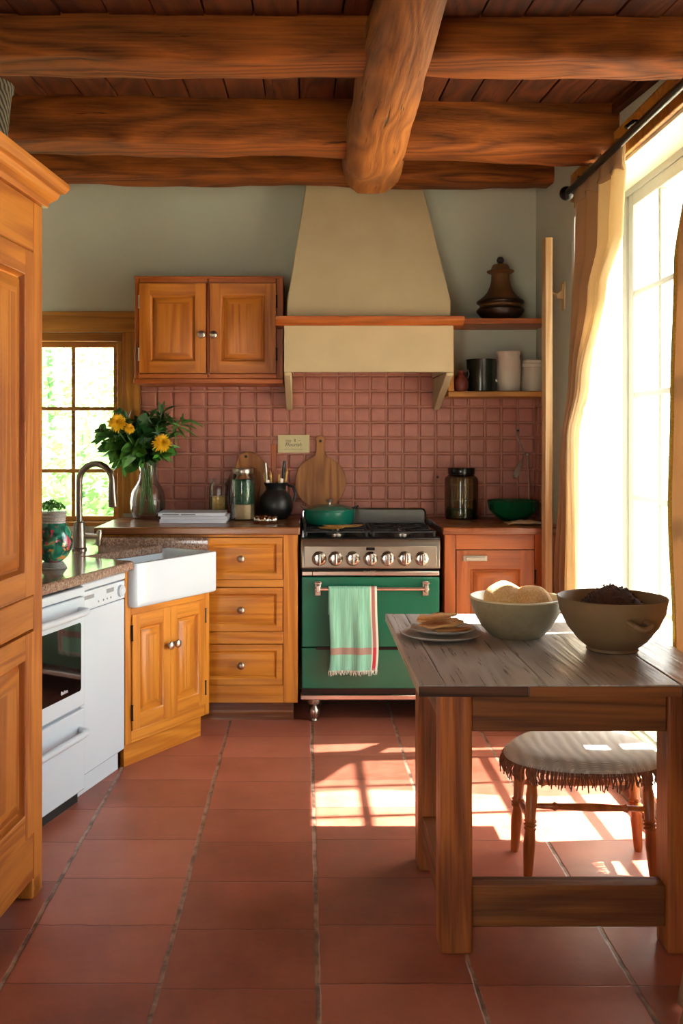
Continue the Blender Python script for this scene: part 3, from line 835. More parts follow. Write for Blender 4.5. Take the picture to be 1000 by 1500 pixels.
# ------------------------------------------------------------------ range cooker
CX0, CX1 = -.017, .632; CW = CX1 - CX0; CM = (CX0 + CX1) / 2
t = thing('range_cooker', 'green enamel range cooker with steel control panel and seven knobs', 'cooker', (CM, 4.61, 0))
g = G(); g.box(CX0 + .004, CX1 - .004, 4.635, YB - .03, .10, .83); part('body', g, black_enamel, t, w=True, bevel=.003)
g = G()
g.prism_x([(4.60, .718), (4.64, .718), (4.64, .862), (4.618, .862), (4.600, .838)], CX0, CX1)
cp = part('control_panel', g, steel, t, w=True, bevel=.006)
g = G(); g.box(CX0 + .015, CX1 - .018, 4.5965, 4.601, .726, .824); part('fascia', g, steel, cp, w=True, bevel=.003)
g = G(); g.box(CM - .022, CM + .018, 4.5945, 4.597, .804, .818); part('display', g, black_enamel, cp, w=True)
for kx in (.067, .143, .223, .306, .385, .465, .545):
    g = G(); c = (kx, .766)
    rings = []
    for r, d in ((.033, 0), (.034, .004), (.031, .007), (.029, .012), (.024, .024), (.016, .026)):
        rings.append([(c[0] + r * math.cos(2 * PI * k / 24), 4.5965 - d, c[1] + r * math.sin(2 * PI * k / 24)) for k in range(24)])
    g.loft(rings)
    k_ = part('knob', g, chrome, cp, w=True)
    g = G(); g.box(c[0] - .006, c[0] + .006, 4.558, 4.578, c[1] - .026, c[1] + .026); part('grip', g, chrome, k_, w=True, bevel=.003)
g = G(); g.box(CX0, CX1, 4.612, YB - .045, .84, .862)
hob = part('hob', g, black_enamel, t, w=True, bevel=.004)
for gx in (CX0 + .02, CM + .012):
    g = G(); gw = CW / 2 - .032; gy0, gy1 = 4.655, 5.12; zt = .888
    def bar(a, b, w_=.006, h=.008): 
        a, b = Vector(a), Vector(b); d = (b - a).normalized(); n = Vector((-d.y, d.x, 0)) * w_
        g.loft([[a + n, a - n, a - n - Vector((0, 0, h)), a + n - Vector((0, 0, h))], [b + n, b - n, b - n - Vector((0, 0, h)), b + n - Vector((0, 0, h))]])
    for yy in (gy0, (gy0 + gy1) / 2, gy1): bar((gx, yy, zt), (gx + gw, yy, zt))
    for xx in (gx, gx + gw): bar((xx, gy0, zt), (xx, gy1, zt))
    for by in ((gy0 * 3 + gy1) / 4, (gy0 + gy1 * 3) / 4):
        bx = gx + gw / 2
        for an in range(0, 360, 45):
            ca, sa = math.cos(math.radians(an)), math.sin(math.radians(an))
            R1 = gw / 2 if an % 90 == 0 else gw * .5
            if an % 180 == 90: R1 = (gy1 - gy0) / 4
            bar((bx + ca * .028, by + sa * .028, zt), (bx + ca * R1, by + sa * R1, zt), .004)
    for fx in (gx + .004, gx + gw - .004):
        for fy in (gy0, gy1): g.box(fx - .006, fx + .006, fy - .006, fy + .006, .862, .882)
    part('pan_grate', g, black_iron, hob, w=True, bevel=.0015)
    for by in ((gy0 * 3 + gy1) / 4, (gy0 + gy1 * 3) / 4):
        g = G(); g.lathe([(.045, 0), (.045, .006), (.03, .008), (.032, .014), (.022, .018), (0, .018)], (gx + gw / 2, by, .862), 24)
        part('burner', g, nickel, hob, w=True)
g = G()
bp = [(CX0 + .01, .862), (CX1 - .0, .862), (CX1 - .0, .940), (CX1 - .008, .952), (CX1 - .018, .957), (CX0 + .028, .957), (CX0 + .018, .952), (CX0 + .01, .940)]
g.prism_y(bp, 5.185, 5.20)
bg = part('backguard', g, plain('dark_satin_steel', '#7a7b76', .3, .9, .05), t, w=True, bevel=.003)
g = G(); g.tube([(x, 5.185, z) for x, z in bp[1:] + [bp[0]]], .006, 8); part('backguard_rim', g, chrome, bg, w=True)
g = G(); g.box(CX0 + .004, CX1 - .004, 4.606, 4.64, .684, .706); tr = part('trim_bar', g, warm_steel, t, w=True, bevel=.004)
g = G(); g.box(CX0 + .052, CX0 + .055, 4.604, 4.607, .684, .706); part('joint', g, dark_gap, tr, w=True)
text('CLASSIC', .016, steel, tr, W[t].inverted() @ Matrix.Translation((CM - .005, 4.6055, .702)) @ up, 'maker_badge', thick=.002)
g = G(); g.box(CX0 + .004, CX1 - .004, 4.610, 4.64, .352, .678); od = part('oven_door', g, green_enamel, t, w=True, bevel=.004)
g = G(); g.box(CX0 + .07, CX1 - .15, 4.607, 4.611, .340, .352); part('vent_slot', g, black_enamel, od, w=True)
g = G(); g.box(CX0 + .004, CX1 - .004, 4.610, 4.64, .158, .348); part('lower_drawer', g, green_enamel, t, w=True, bevel=.004)
g = G(); g.box(CX0 + .004, CX1 - .004, 4.62, 4.66, .13, .158); part('kick_strip', g, black_enamel, t, w=True)
for bx in (.062, .562):
    g = G(); g.box(bx - .014, bx + .014, 4.600, 4.610, .592, .660); g.box(bx - .009, bx + .009, 4.560, 4.600, .612, .646); g.tube([(bx - .016, 4.572, .655), (bx + .016, 4.572, .655)], .006, 10)
    part('rail_bracket', g, warm_steel, od, w=True, bevel=.003)
g = G(); g.tube([(.05, 4.572, .628), (.575, 4.572, .628)], .0085, 16); part('towel_rail', g, warm_steel, od, w=True)
g = G(); g.box(CX0 - .002, CX1 + .002, 4.605, 4.66, .106, .130); part('plinth_rail', g, warm_steel, t, w=True, bevel=.004)
for fx in (.045, CX1 - .06):
    for fy in (4.64, 5.13):
        g = G(); g.lathe([(.0, 0), (.016, 0), (.018, .006), (.015, .014), (.020, .022), (.027, .040), (.026, .056), (.018, .068), (.014, .074), (.018, .080), (.032, .086), (.034, .092), (.034, .106), (0, .106)], (fx, fy, 0), 24)
        part('foot', g, nickel, t, w=True)

# towel over the rail
def twf(u, v):
    x = .112 + .222 * u + .004 * math.sin(v * 5)
    L = .375
    d = v * (L + .16)
    y_r, z_r, rr = 4.572, .628, .0125
    if d < L:
        z = z_r - (L - d); y = y_r - rr - (.006 * math.sin(u * 11 + 1) + .004 * math.sin(u * 23)) * min(1, (L - d) * 5) - .004 * (L - d)
        x += .004 * math.sin(v * 9) * (1 - v)
    elif d < L + PI * rr:
        a = (d - L) / rr; z = z_r + rr * math.sin(a); y = y_r - rr * math.cos(a)
    else:
        z = z_r - (d - L - PI * rr); y = y_r + rr + .002
    return (x, y, z)
g = G(); g.grid(twf, 40, 90, uv=True)
t = thing('tea_towel', 'mint green tea towel with red stripe hanging on the range rail', 'towel', (.22, 4.57, .25))
part('cloth', g, towel_m, t, w=True, solid=.003, normals=False)
g = G(); rd = random.Random(3)
for k in range(46):
    x = .112 + .222 * k / 45; y = twf(k / 45, 0)[1]
    g.tube([(x, y, .256), (x + rd.uniform(-.003, .003), y - .002, .246), (x + rd.uniform(-.005, .005), y, .232 + rd.uniform(-.003, .006))], [.0022, .0016, .001], 5)
part('fringe', g, plain('white_fringe_yarn', '#d8dccb', .9), t, w=True)

# pan and wooden spoons on the hob
t = thing('casserole_pan', 'teal green enamel pan with steel-knobbed lid on the back burner', 'pan', (.126, 5.00, .889))
g = G(); g.lathe([(.0, 0), (.105, 0), (.118, .008), (.126, .03), (.128, .07), (.124, .07), (.12, .03), (.10, .008), (0, .008)], (0, 0, 0), 44, cap=False); part('pan_body', g, pot_green, t)
g = G(); g.lathe([(.129, .070), (.131, .074), (.129, .080), (.10, .092), (.06, .101), (0, .104)], (0, 0, 0), 44); ld = part('lid', g, pot_green, t)
g = G(); g.lathe([(.008, .102), (.007, .112), (.017, .116), (.019, .124), (.016, .130), (0, .131)], (0, 0, 0), 20); part('knob', g, nickel, ld)
for s_ in (-1, 1):
    g = G(); g.tube([(s_ * .10, -.02, .078), (s_ * .135, -.015, .088), (s_ * .142, 0, .094), (s_ * .135, .015, .088), (s_ * .10, .02, .078)], .005, 8); part('handle', g, nickel if s_ < 0 else black_iron, t)
def leafspoon(cx, cy, L, wd, rot, z, label):
    t = None; g = G(); R = []
    for zz, k in ((0, .86), (.007, 1)):
        ring = []
        for q in range(28):
            a = 2 * PI * q / 28; x = L / 2 * math.cos(a); y = wd / 2 * math.sin(a) * (1 + .35 * math.cos(a))
            x *= k; y *= k
            ring.append((cx + x * math.cos(rot) - y * math.sin(rot), cy + x * math.sin(rot) + y * math.cos(rot), z + zz + .012 * (x / L) ** 2))
        R.append(ring)
    g.loft(R)
    return solo('wooden_spoon_rest', g, spoon_wood, label, 'spoon rest')
leafspoon(.13, 4.77, .13, .07, .1, .889, 'smaller flat pale wooden spoon rest, lower one on the front burner')
leafspoon(.185, 4.79, .20, .075, .08, .8965, 'larger leaf-shaped pale wooden spoon rest lying across the front burner')

# ------------------------------------------------------------------ extractor hood
t = thing('range_hood', 'cream plaster chimney hood with wooden ledge above the range', 'range hood', (.307, 5.0, 1.64))
HX0, HX1 = -.098, .712
g = G(); yf, yb = 4.74, YB - .001
g.loft([[(HX0, yf, 1.642), (HX1, yf, 1.642), (HX1, yb, 1.642), (HX0, yb, 1.642)], [(HX0, yf, 1.865), (HX1, yf, 1.865), (HX1, yb, 1.865), (HX0, yb, 1.865)]], False, True)
g.loft([[(HX0 + .04, yf + .03, 1.642), (HX1 - .04, yf + .03, 1.642), (HX1 - .04, yb, 1.642), (HX0 + .04, yb, 1.642)][::-1], [(HX0 + .04, yf + .03, 1.80), (HX1 - .04, yf + .03, 1.80), (HX1 - .04, yb, 1.80), (HX0 + .04, yb, 1.80)][::-1]], False, True)
vs = [(HX0, yf, HX1, yb), ]
g.box(HX0, HX1, yf, yf + .03, 1.642, 1.643)
part('lower_box', g, plaster, t, w=True, angle=30)
g = G(); top = [(.003, 5.065, 2.60), (.608, 5.065, 2.60), (.608, yb, 2.60), (.003, yb, 2.60)]
g.loft([[(-.086, 4.76, 1.905), (.702, 4.76, 1.905), (.702, yb, 1.905), (-.086, yb, 1.905)], [(-.084, 4.762, 1.988), (.702, 4.762, 1.988), (.702, yb, 1.988), (-.084, yb, 1.988)], top, [(x, y, 2.655) for x, y, z in top]])
part('chimney', g, plaster, t, w=True, bevel=.006)
g = G(); g.prism_x([(4.88, 1.864), (4.735, 1.864), (4.728, 1.872), (4.712, 1.882), (4.70, 1.886), (4.70, 1.906), (4.88, 1.906)], -.140, .760); part('ledge', g, red_x, t, w=True, bevel=.002)
g = G(); rings = []
for xx0, xx1 in ((HX0, HX0 + .035), (HX1 - .035, HX1)):
    g = G(); g.prism_x([(4.741, 1.643), (4.741, 1.625), (5.19, 1.478), (yb, 1.474), (yb, 1.643)], xx0, xx1)
    part('corbel', g, plaster, t, w=True, bevel=.006)

# ------------------------------------------------------------------ upper cabinet
t = thing('wall_cabinet', 'honey wooden wall cabinet with two doors between small window and hood', 'cabinet', (-.47, 4.89, 1.60))
UX0, UX1 = -.84, -.106; uy = 4.90
g = G(); g.mi = 0; g.box(UX0, UX1, uy + .02, YB - .001, 1.62, 2.125)
g.box(UX0, UX0 + .022, uy, uy + .02, 1.62, 2.125); g.box(UX1 - .034, UX1, uy, uy + .02, 1.62, 2.125); g.box(-.484, -.470, uy, uy + .02, 1.62, 2.125)
g.mi = 1; g.box(UX0 + .022, UX1 - .034, uy, uy + .02, 2.093, 2.125); g.box(UX0 + .022, UX1 - .034, uy, uy + .02, 1.62, 1.645)
g.box(UX0 - .006, UX1, uy - .008, YB - .001, 1.597, 1.62); g.box(UX0 - .004, UX1, uy - .004, YB - .001, 2.117, 2.128)
part('carcass', g, [red_z, red_x], t, w=True, bevel=.003)
for i, (a, b) in enumerate(((UX0 + .024, -.487), (-.468, UX1 - .036))):
    g = G(); panel(g, a, b, 1.648, 2.090, uy - .012, .02, .052, depth=.014, field=.03, frame_h=.055)
    d = part('door', g, [wood('door_wood_v', lin('#bd7426'), lin('#965214'), 'z', .38), wood('door_wood_h', lin('#bd7426'), lin('#965214'), 'x', .38)] , t, w=True)
    kx = b - .02 if i == 0 else a + .02
    l = W[t].inverted() @ Vector((kx, uy - .012, 1.835)); knob(d, l.x, l.y, l.z, sc=1.1)
    hx = a - .003 if i == 0 else b + .003
    for hz in (1.74, 2.0):
        l = W[t].inverted() @ Vector((hx, uy - .01, hz)); hinge(d, l.x, l.y, l.z, nickel if i == 0 else None)

# ------------------------------------------------------------------ open shelf unit
t = thing('open_shelf_unit', 'open wooden corner shelf unit between the hood and right wall', 'shelf', (.97, 5.1, 1.53))
sy = 4.94
g = G(); g.box(.762, XR - .002, sy, YB - .001, 1.898, 1.925); g.box(.7135, .762, sy, YB - .001, 1.898, 1.925); part('top_shelf', g, red_x, t, w=True, bevel=.003)
g = G(); g.box(.716, XR - .002, sy, YB - .001, 1.533, 1.560); part('bottom_shelf', g, honey_x, t, w=True, bevel=.003)
g = G(); g.box(.716, .746, sy, YB - .001, 1.56, 1.898); part('side_panel', g, honey_z, t, w=True, bevel=.003)
g = G(); g.box(.746, XR - .002, YB - .016, YB - .012, 1.56, 1.898); part('back_panel', g, wallpaint, t, w=True)

# urn
t = thing('lidded_urn', 'large brown clay urn with flared lid on the top shelf', 'urn', (1.0, 5.06, 1.925))
g = G(); g.lathe([(.0, 0), (.075, 0), (.08, .006), (.1, .022), (.12, .045), (.121, .055), (.11, .066)], (0, 0, 0), 44); part('foot', g, urn_dark, t)
g = G(); g.lathe([(.108, .064), (.104, .074), (.108, .084)], (0, 0, 0), 44); part('band', g, urn_clay, t)
g = G(); g.lathe([(.108, .082), (.118, .088), (.121, .095), (.116, .103), (.105, .106)], (0, 0, 0), 44); part('ridge', g, urn_dark, t)
g = G(); g.lathe([(.112, .104), (.085, .125), (.066, .148), (.054, .175), (.047, .205), (.045, .24)], (0, 0, 0), 44); part('body', g, urn_clay, t)
g = G(); g.lathe([(.045, .238), (.060, .244), (.069, .250), (.068, .255), (.048, .262), (.044, .276), (.038, .286), (.012, .290), (.008, .294)], (0, 0, 0), 44); ld = part('lid', g, urn_clay, t)
g = G(); g.lathe([(.003, .29), (.012, .294), (.0185, .306), (.0185, .314), (.012, .326), (.0, .330)], (0, 0, 0), 24); part('knob', g, urn_dark, ld)

# shelf crockery
zb_ = 1.561
t = thing('small_jug', 'small dark red patterned jug behind the black pot on the shelf', 'jug', (.792, 5.02, zb_))
g = G(); g.lathe([(.0, 0), (.026, 0), (.036, .02), (.038, .05), (.03, .072), (.018, .084), (.016, .10), (.02, .106), (.014, .106), (.012, .09), (0, .085)], (0, 0, 0), 28, cap=False); part('body', g, red_clay, t)
g = G(); g.tube([(.016, 0, .1), (.034, -.006, .11), (.04, -.004, .09), (.034, 0, .07)], .004, 8); part('handle', g, urn_dark, t)
g = G(); g.lathe([(.0, 0), (.066, 0), (.072, .004), (.075, .16), (.079, .166), (.074, .166), (.068, .16), (.064, .008), (0, .008)], (.902, 5.06, zb_), 40, cap=False)
solo('stock_pot', g, plain('black_green_glaze', '#10160f', .22), 'tall black metal pot on the corner shelf', 'pot')
t = thing('pitcher', 'tall white ribbed ceramic pitcher on the corner shelf', 'pitcher', (1.042, 5.06, zb_))
g = G(); rings = []
for r, z in ((.052, 0), (.058, .006), (.062, .05), (.062, .12), (.058, .165), (.056, .185), (.061, .196), (.062, .206), (.056, .206), (.052, .19), (.054, .05), (.04, .01)):
    rings.append([((r * (1 + .012 * math.cos(24 * a) * (z < .15))) * math.cos(a) - (.014 if z > .18 and abs(a - PI * 1.97) < .3 else 0), r * math.sin(a), z) for a in [2 * PI * k / 72 for k in range(72)]])
g.loft(rings, True, True); part('body', g, white_ceramic, t)
g = G(); g.tube([(-.058, -.01, .165), (-.078, -.012, .17), (-.088, -.012, .15), (-.086, -.012, .10), (-.078, -.012, .065), (-.06, -.01, .055)], .007, 10); part('handle', g, white_ceramic, t)
t = thing('storage_jar', 'squat white lidded jar next to the ribbed pitcher on the shelf', 'jar', (1.163, 5.06, zb_))
g = G(); g.lathe([(.0, 0), (.05, 0), (.055, .01), (.056, .10), (.05, .125), (.049, .13)], (0, 0, 0), 36); part('body', g, white_ceramic, t)
g = G(); g.lathe([(.049, .128), (.053, .131), (.053, .143), (.049, .147), (.051, .152), (.048, .163), (0, .165)], (0, 0, 0), 36); part('lid', g, white_ceramic, t)

# ------------------------------------------------------------------ left worktop things
ZW = .9125
VX, VY = -.805, 5.085
t = thing('glass_vase', 'clear glass bottle vase holding the yellow and green bouquet', 'vase', (VX, VY, ZW))
g = G(); vp = [(.0, .002), (.06, .0), (.075, .008), (.088, .04), (.091, .09), (.083, .14), (.063, .175), (.049, .20), (.045, .24), (.047, .285), (.057, .307)]
g.lathe(vp + [(.055, .307), (.045, .285), (.043, .24), (.047, .20), (.061, .175), (.081, .14), (.089, .09), (.086, .04), (.072, .01), (0, .006)], (0, 0, 0), 48, cap=False); part('glass', g, vase_glass, t)
g = G(); g.lathe([(0, .008), (.07, .012), (.083, .04), (.0855, .085), (0, .085)], (0, 0, 0), 40, cap=False); part('water', g, water, t)
def leaf(g, base, d, L, wd, side, droop=.25):
    base = Vector(base); d = Vector(d).normalized(); side = (side - d * side.dot(d)).normalized(); n = d.cross(side)
    P = []
    for t_ in (0, .25, .55, .8, 1):
        c = base + d * L * t_ - Vector((0, 0, 1)) * droop * L * t_ * t_
        wv = wd * math.sin(PI * min(1, t_ * .9 + .08)) * .5
        P.append((c, wv))
    rows = [[g.v(c - side * w_ + n * w_ * .3), g.v(c), g.v(c + side * w_ + n * w_ * .3)] for c, w_ in P]
    for a, b in zip(rows, rows[1:]):
        g.face([a[0], a[1], b[1], b[0]]); g.face([a[1], a[2], b[2], b[1]])
def sprig(label, tip, mat, n, L, wd, seed, spread=.8, start=.35):
    rd = random.Random(seed); tip = Vector(tip)
    a0 = Vector((VX + rd.uniform(-.04, .04), VY + rd.uniform(-.04, .04), ZW + .03)); a1 = Vector((VX + (tip.x - VX) * .12, VY + (tip.y - VY) * .12, ZW + .26))
    t = thing('foliage_sprig', label, 'foliage', (VX, VY, ZW + .02), 0, 'greenery in the glass vase')
    P = []
    for k in range(13):
        u = k / 12; P.append((a0.lerp(a1, u / .45)) if u < .45 else a1.lerp(tip, (u - .45) / .55) + Vector((0, 0, .03 * math.sin(PI * (u - .45) / .55))))
    g = G(); g.tube(P, [.003] * 9 + [.0025, .002, .0015, .001], 6); part('stem', g, stem_green, t, w=True)
    g = G()
    for k in range(n):
        u = start + (1 - start) * k / (n - 1); u = .45 + .55 * u
        i = min(11, int(u * 12)); c = P[i].lerp(P[i + 1], u * 12 - i)
        ax = (P[i + 1] - P[i]).normalized(); sd = Vector((rd.gauss(0, 1), rd.gauss(0, 1), rd.gauss(0, .8))).normalized()
        leaf(g, c, ax * .5 + sd * spread, L * rd.uniform(.7, 1.15), wd * rd.uniform(.8, 1.2), Vector((rd.gauss(0, 1), rd.gauss(0, 1), rd.gauss(0, 1))))
    part('leaves', g, mat, t, w=True, smooth=True, angle=80, normals=False)
sp = [((-1.04, 5.02, 1.36), leaf_b, 22, .07, .035, 'leafy sprig reaching furthest towards the small window'),
      ((-.98, 4.98, 1.29), leaf_b, 22, .07, .045, 'broad leaves drooping over the faucet side of the vase'),
      ((-.93, 5.10, 1.46), leaf_a, 26, .06, .012, 'feathery sprig standing above the upper yellow flower'),
      ((-.84, 4.97, 1.40), leaf_a, 26, .07, .04, 'dense dark leaves in the middle of the bouquet'),
      ((-.80, 5.12, 1.44), leaf_a, 30, .07, .014, 'needle-leaved sprig at the top of the bouquet'),
      ((-.72, 5.04, 1.46), leaf_a, 30, .08, .014, 'needle-leaved sprig rising over the lower yellow flower'),
      ((-.61, 5.05, 1.42), leaf_b, 26, .08, .012, 'thin pointed sprig reaching furthest over the tiles'),
      ((-.70, 4.98, 1.28), leaf_b, 20, .06, .05, 'round leaves under the lower yellow flower'),
      ((-.86, 4.95, 1.28), leaf_b, 24, .07, .05, 'wide leaves spilling over the vase rim'),
      ((-.90, 5.0, 1.36), leaf_a, 28, .065, .045, 'dark broad leaves beside the small yellow bud'),
      ((-.77, 4.97, 1.33), leaf_a, 28, .065, .05, 'round dark leaves at the heart of the bouquet'),
      ((-.93, 4.97, 1.20), leaf_b, 12, .07, .035, 'single drooping sprig hanging lowest beside the vase neck'),
      ((-.76, 5.05, 1.40), leaf_a, 30, .07, .03, 'dark sprig filling the bouquet behind the yellow flowers')]
for i, (tip, m, n, L, wd, lb) in enumerate(sp): sprig(lb, tip, m, int(n * 1.7), L * 1.22, wd * 1.2, 20 + i, start=.2)
def flower(label, c, r, seed, face=Vector((.1, -1, .25))):
    rd = random.Random(seed); c = Vector(c); f = face.normalized()
    t = thing('yellow_flower', label, 'flower', tuple(c), 0, 'yellow flowers in the glass vase')
    g = G(); u0 = f.orthogonal().normalized(); v0 = f.cross(u0)
    for ringi, (el, n, L) in enumerate(((0, 22, 1), (.25, 20, .92), (.55, 18, .8), (.9, 14, .65), (1.25, 10, .5))):
        for k in range(n):
            a = 2 * PI * (k + rd.random() * .5) / n
            rad = u0 * math.cos(a) + v0 * math.sin(a); d = rad * math.cos(el) + f * math.sin(el)
            leaf(g, c + f * .003 * ringi, d, r * L * rd.uniform(.85, 1.1), r * .22, f.cross(rad), .05)
    part('petals', g, yellow_petal, t, w=True, normals=False, angle=80)
    g = G(); g.tube([c, c - f * .02 + Vector((0, 0, -.03)), Vector((VX + (c.x - VX) * .3, VY, ZW + .29)), Vector((VX, VY, ZW + .2)), Vector((VX - (c.x - VX) * .3, VY, ZW + .02))], .003, 6); part('stem', g, stem_green, t, w=True)
flower('larger yellow flower nearer the small window', (-.925, 4.885, 1.402), .052, 1)
flower('yellow flower on the tiled side, lower in the bouquet', (-.702, 4.875, 1.302), .05, 2)
flower('small yellow bud just below the larger flower', (-.865, 4.88, 1.372), .03, 3, Vector((.6, -1, .5)))

# stack of booklets
for i, (z, dx, dr, dep, lb) in enumerate(((0, 0, .0, .235, 'white booklet at the bottom of the stack on the worktop'), (.0165, .006, -.012, .23, 'pale bound booklet in the middle of the stack'), (.033, -.008, .02, .22, 'grey-covered booklet on top of the stack beside the vase'))):
    t = thing('booklet', lb, 'book', (-.545 + dx, 4.90, ZW + z), dr, 'booklets stacked beside the vase')
    g = G(); g.box(-.16, .162, -.085, dep - .085, .002, .0145); part('pages', g, paper, t)
    g = G(); g.box(-.163, .165, -.088, dep - .082, .0145, .0163); g.box(-.163, .165, -.088, dep - .082, 0, .002); part('cover', g, plain('cover_%d' % i, ('#cdd6e4', '#d3d9e2', '#b3b9c4')[i], .5), t, bevel=.0006)
    if i == 2:
        for k, (a, b) in enumerate(((-.14, -.06), (-.05, .02))):
            g = G(); g.box(a, b, -.086, -.0855, .006, .010); part('spine_print', g, ink, t)

# jars
def glass_jar(name, label, loc, r, h, lidm, fills, glass=jar_glass, lidh=.028, neck=.8, cat='jar'):
    t = thing(name, label, cat, loc)
    pr = [(0, .0), (r * .92, 0), (r, .008), (r, h * .74), (r * .97, h * .80), (r * neck, h * .86), (r * neck, h - lidh)]
    g = G(); g.lathe(pr + [(a - .003, b) for a, b in pr[::-1][:-1]] + [(0, .006)], (0, 0, 0), 36, cap=False); part('glass', g, glass, t)
    g = G(); g.lathe([(r * neck + .002, h - lidh), (r * neck + .004, h - lidh + .003), (r * neck + .004, h - .004), (r * neck + .001, h), (0, h)], (0, 0, 0), 36); part('lid', g, lidm, t)
    for nm, z0, z1, m in fills:
        g = G(); rr = r - .006; 
        V = [(0, z0), (rr, z0), (rr, z1 - .004), (rr * .9, z1), (0, z1)]
        g.lathe(V, (0, 0, 0), 30, cap=False); part(nm, g, m, t)
    return t
sand = plain('beige_grain', '#bda680', .9, 0, .2, 300, .3, 200)
pasta = plain('pale_yellow_grain', '#cdb06a', .8, 0, .3, 120, .4, 150)
herbs = plain('dark_green_herb', '#2f5a3a', .8, 0, .8, 120, .8, 120)
glass_jar('storage_jar', 'small glass jar of pale yellow pasta behind the booklets', (-.442, 5.10, ZW), .052, .205, jar_glass, [('pasta', .008, .115, pasta)], lidh=.02)
glass_jar('mason_jar', 'tall glass jar of green herbs over beige grain, metal lid', (-.312, 5.00, ZW), .064, .262, nickel, [('grain', .008, .082, sand), ('herbs', .083, .205, herbs)], neck=.78)
glass_jar('storage_jar', 'big smoked glass jar with black lid right of the range', (.806, 5.09, ZW), .086, .262, black_enamel, [('contents', .008, .05, plain('dull_green_pickle', '#3c4420', .5))], smoked_glass, lidh=.034, neck=.76)

# black jug with utensils
t = thing('utensil_jug', 'round matt black jug holding wooden kitchen utensils', 'jug', (-.147, 5.08, ZW))
black_matt = plain('matt_black_glaze', '#16191b', .38)
g = G(); g.lathe([(0, 0), (.05, 0), (.062, .006), (.084, .04), (.088, .075), (.078, .115), (.058, .14), (.050, .15), (.052, .165), (.062, .18), (.064, .186), (.058, .186), (.046, .165), (.044, .15), (0, .14)], (0, 0, 0), 44, cap=False); part('body', g, black_matt, t)
g = G(); g.tube([(.06, -.01, .172), (.088, -.02, .165), (.10, -.02, .13), (.092, -.02, .09)], .007, 10); part('handle', g, black_matt, t)
def utensil(name, label, cat, pts, rs, mat, head=None, hm=None, flat=None):
    t = thing(name, label, cat, tuple(pts[0]), 0, 'utensils in the black jug')
    g = G(); g.tube(pts, rs, 10)
    part('handle', g, mat, t, w=True)
    if head: part('head', head, hm or mat, t, w=True, bevel=.002)
J = (-.147, 5.08, ZW + .15)
g = G(); g.box(-.172, -.146, 5.095, 5.105, ZW + .12, 1.296)
solo('wooden_paddle', g, red_z, 'tall flat reddish wooden paddle, tallest in the black jug', 'utensil', 'utensils in the black jug', bevel=.003)
def knife(label, x, y, z1, lean, hm):
    t = thing('kitchen_knife', label, 'knife', (x, y, J[2]), 0, 'utensils in the black jug')
    g = G(); g.tube([(x + lean * .5, y, z1 - .09), (x + lean * .6, y, z1 - .06), (x + lean, y, z1)], [.007, .009, .008], 10); part('handle', g, hm, t, w=True)
    g = G(); g.box(x - .008, x + .008, y - .001, y + .001, J[2] - .02, z1 - .088); part('blade', g, nickel, t, w=True)
knife('knife with black handle standing in the jug', -.118, 5.06, 1.21, .016, black_matt)
knife('steel-handled knife leaning left in the jug', -.188, 5.07, 1.20, -.012, nickel)
for i, (x, y, lx, h, lb) in enumerate(((-.165, 5.04, -.01, .06, 'short wooden spoon handle at the front of the jug'), (-.135, 5.04, .004, .05, 'stubby wooden brush handle in the middle of the jug'), (-.11, 5.09, .02, .075, 'wooden spoon handle nearest the round paddle board'), (-.19, 5.10, -.02, .055, 'wooden handle nearest the tall glass jar'))):
    g = G(); g.tube([(x, y, J[2] - .02), (x + lx * .5, y, J[2] + h * .5), (x + lx, y, J[2] + .03 + h)], [.004, .006, .007], 10)
    solo('wooden_spoon', g, spoon_wood, lb, 'utensil', 'utensils in the black jug')

# cookie cutter ring
g = G(); rings = []
for z in (0, .034):
    rings.append([(-.19 + (.052 + .005 * math.cos(9 * a)) * math.cos(a), 4.80 + (.04 + .004 * math.cos(9 * a)) * math.sin(a), ZW + z) for a in [2 * PI * k / 90 for k in range(90)]])
g.loft(rings, False, False)
solo('cookie_cutter', g, chrome, 'shiny scalloped metal ring in front of the black jug', 'cookie cutter', solid=.003)

# boards
def board(name, label, cx, cz, rx, rz, y, tilt, mat, handle=0, hw=.02, hole=None, th=.018, lean=0.0, zneck=0):
    g = G(); out = []
    n = 64
    for k in range(n):
        a = 2 * PI * k / n - PI / 2
        x, z = rx * math.cos(a), rz * math.sin(a)
        if handle and z > 0 and abs(x) < hw * 2.4:
            f = abs(x) / (hw * 2.4)
            z = z if f > .95 else z
        out.append((x, z))
    if handle:
        top = []
        body = [(x, z) for x, z in out if not (z > 0 and abs(x) < hw * 1.9)]
        i0 = [i for i, p in enumerate(body) if p[1] > 0 and p[0] > 0][-1] + 1
        zr = rz + handle
        hp = [(hw * 1.35, rz * .975 + .006), (hw, rz + .024), (hw * .92, zr - hw * 1.2)] + [(hw * 1.15 * math.cos(math.radians(q)), zr - hw + hw * math.sin(math.radians(q))) for q in range(0, 181, 20)] + [(-hw * .92, zr - hw * 1.2), (-hw, rz + .024), (-hw * 1.35, rz * .975 + .006)]
        out = body[:i0] + hp + body[i0:]
    ct, st = math.cos(tilt), math.sin(tilt)
    P = [(cx + x * ct - z * st, cz + x * st + z * ct) for x, z in out]
    zmin = min(p[1] for p in P)
    def yy(z, yb): return yb + lean * (z - zmin)
    g.loft([[(x, yy(z, y), z) for x, z in P], [(x, yy(z, y + th), z) for x, z in P]])
    t = thing(name, label, 'cutting board', (cx, y, zmin), 0)
    o = part('board', g, mat, t, w=True, bevel=.003)
    if hole:
        hx, hz = hole; X_, Z_ = cx + hx * ct - hz * st, cz + hx * st + hz * ct
        g = G(); g.disc_y((X_, Z_), .008, yy(Z_, y) - .001, yy(Z_, y) + .004, 16); part('hole', g, dark_gap, t, w=True)
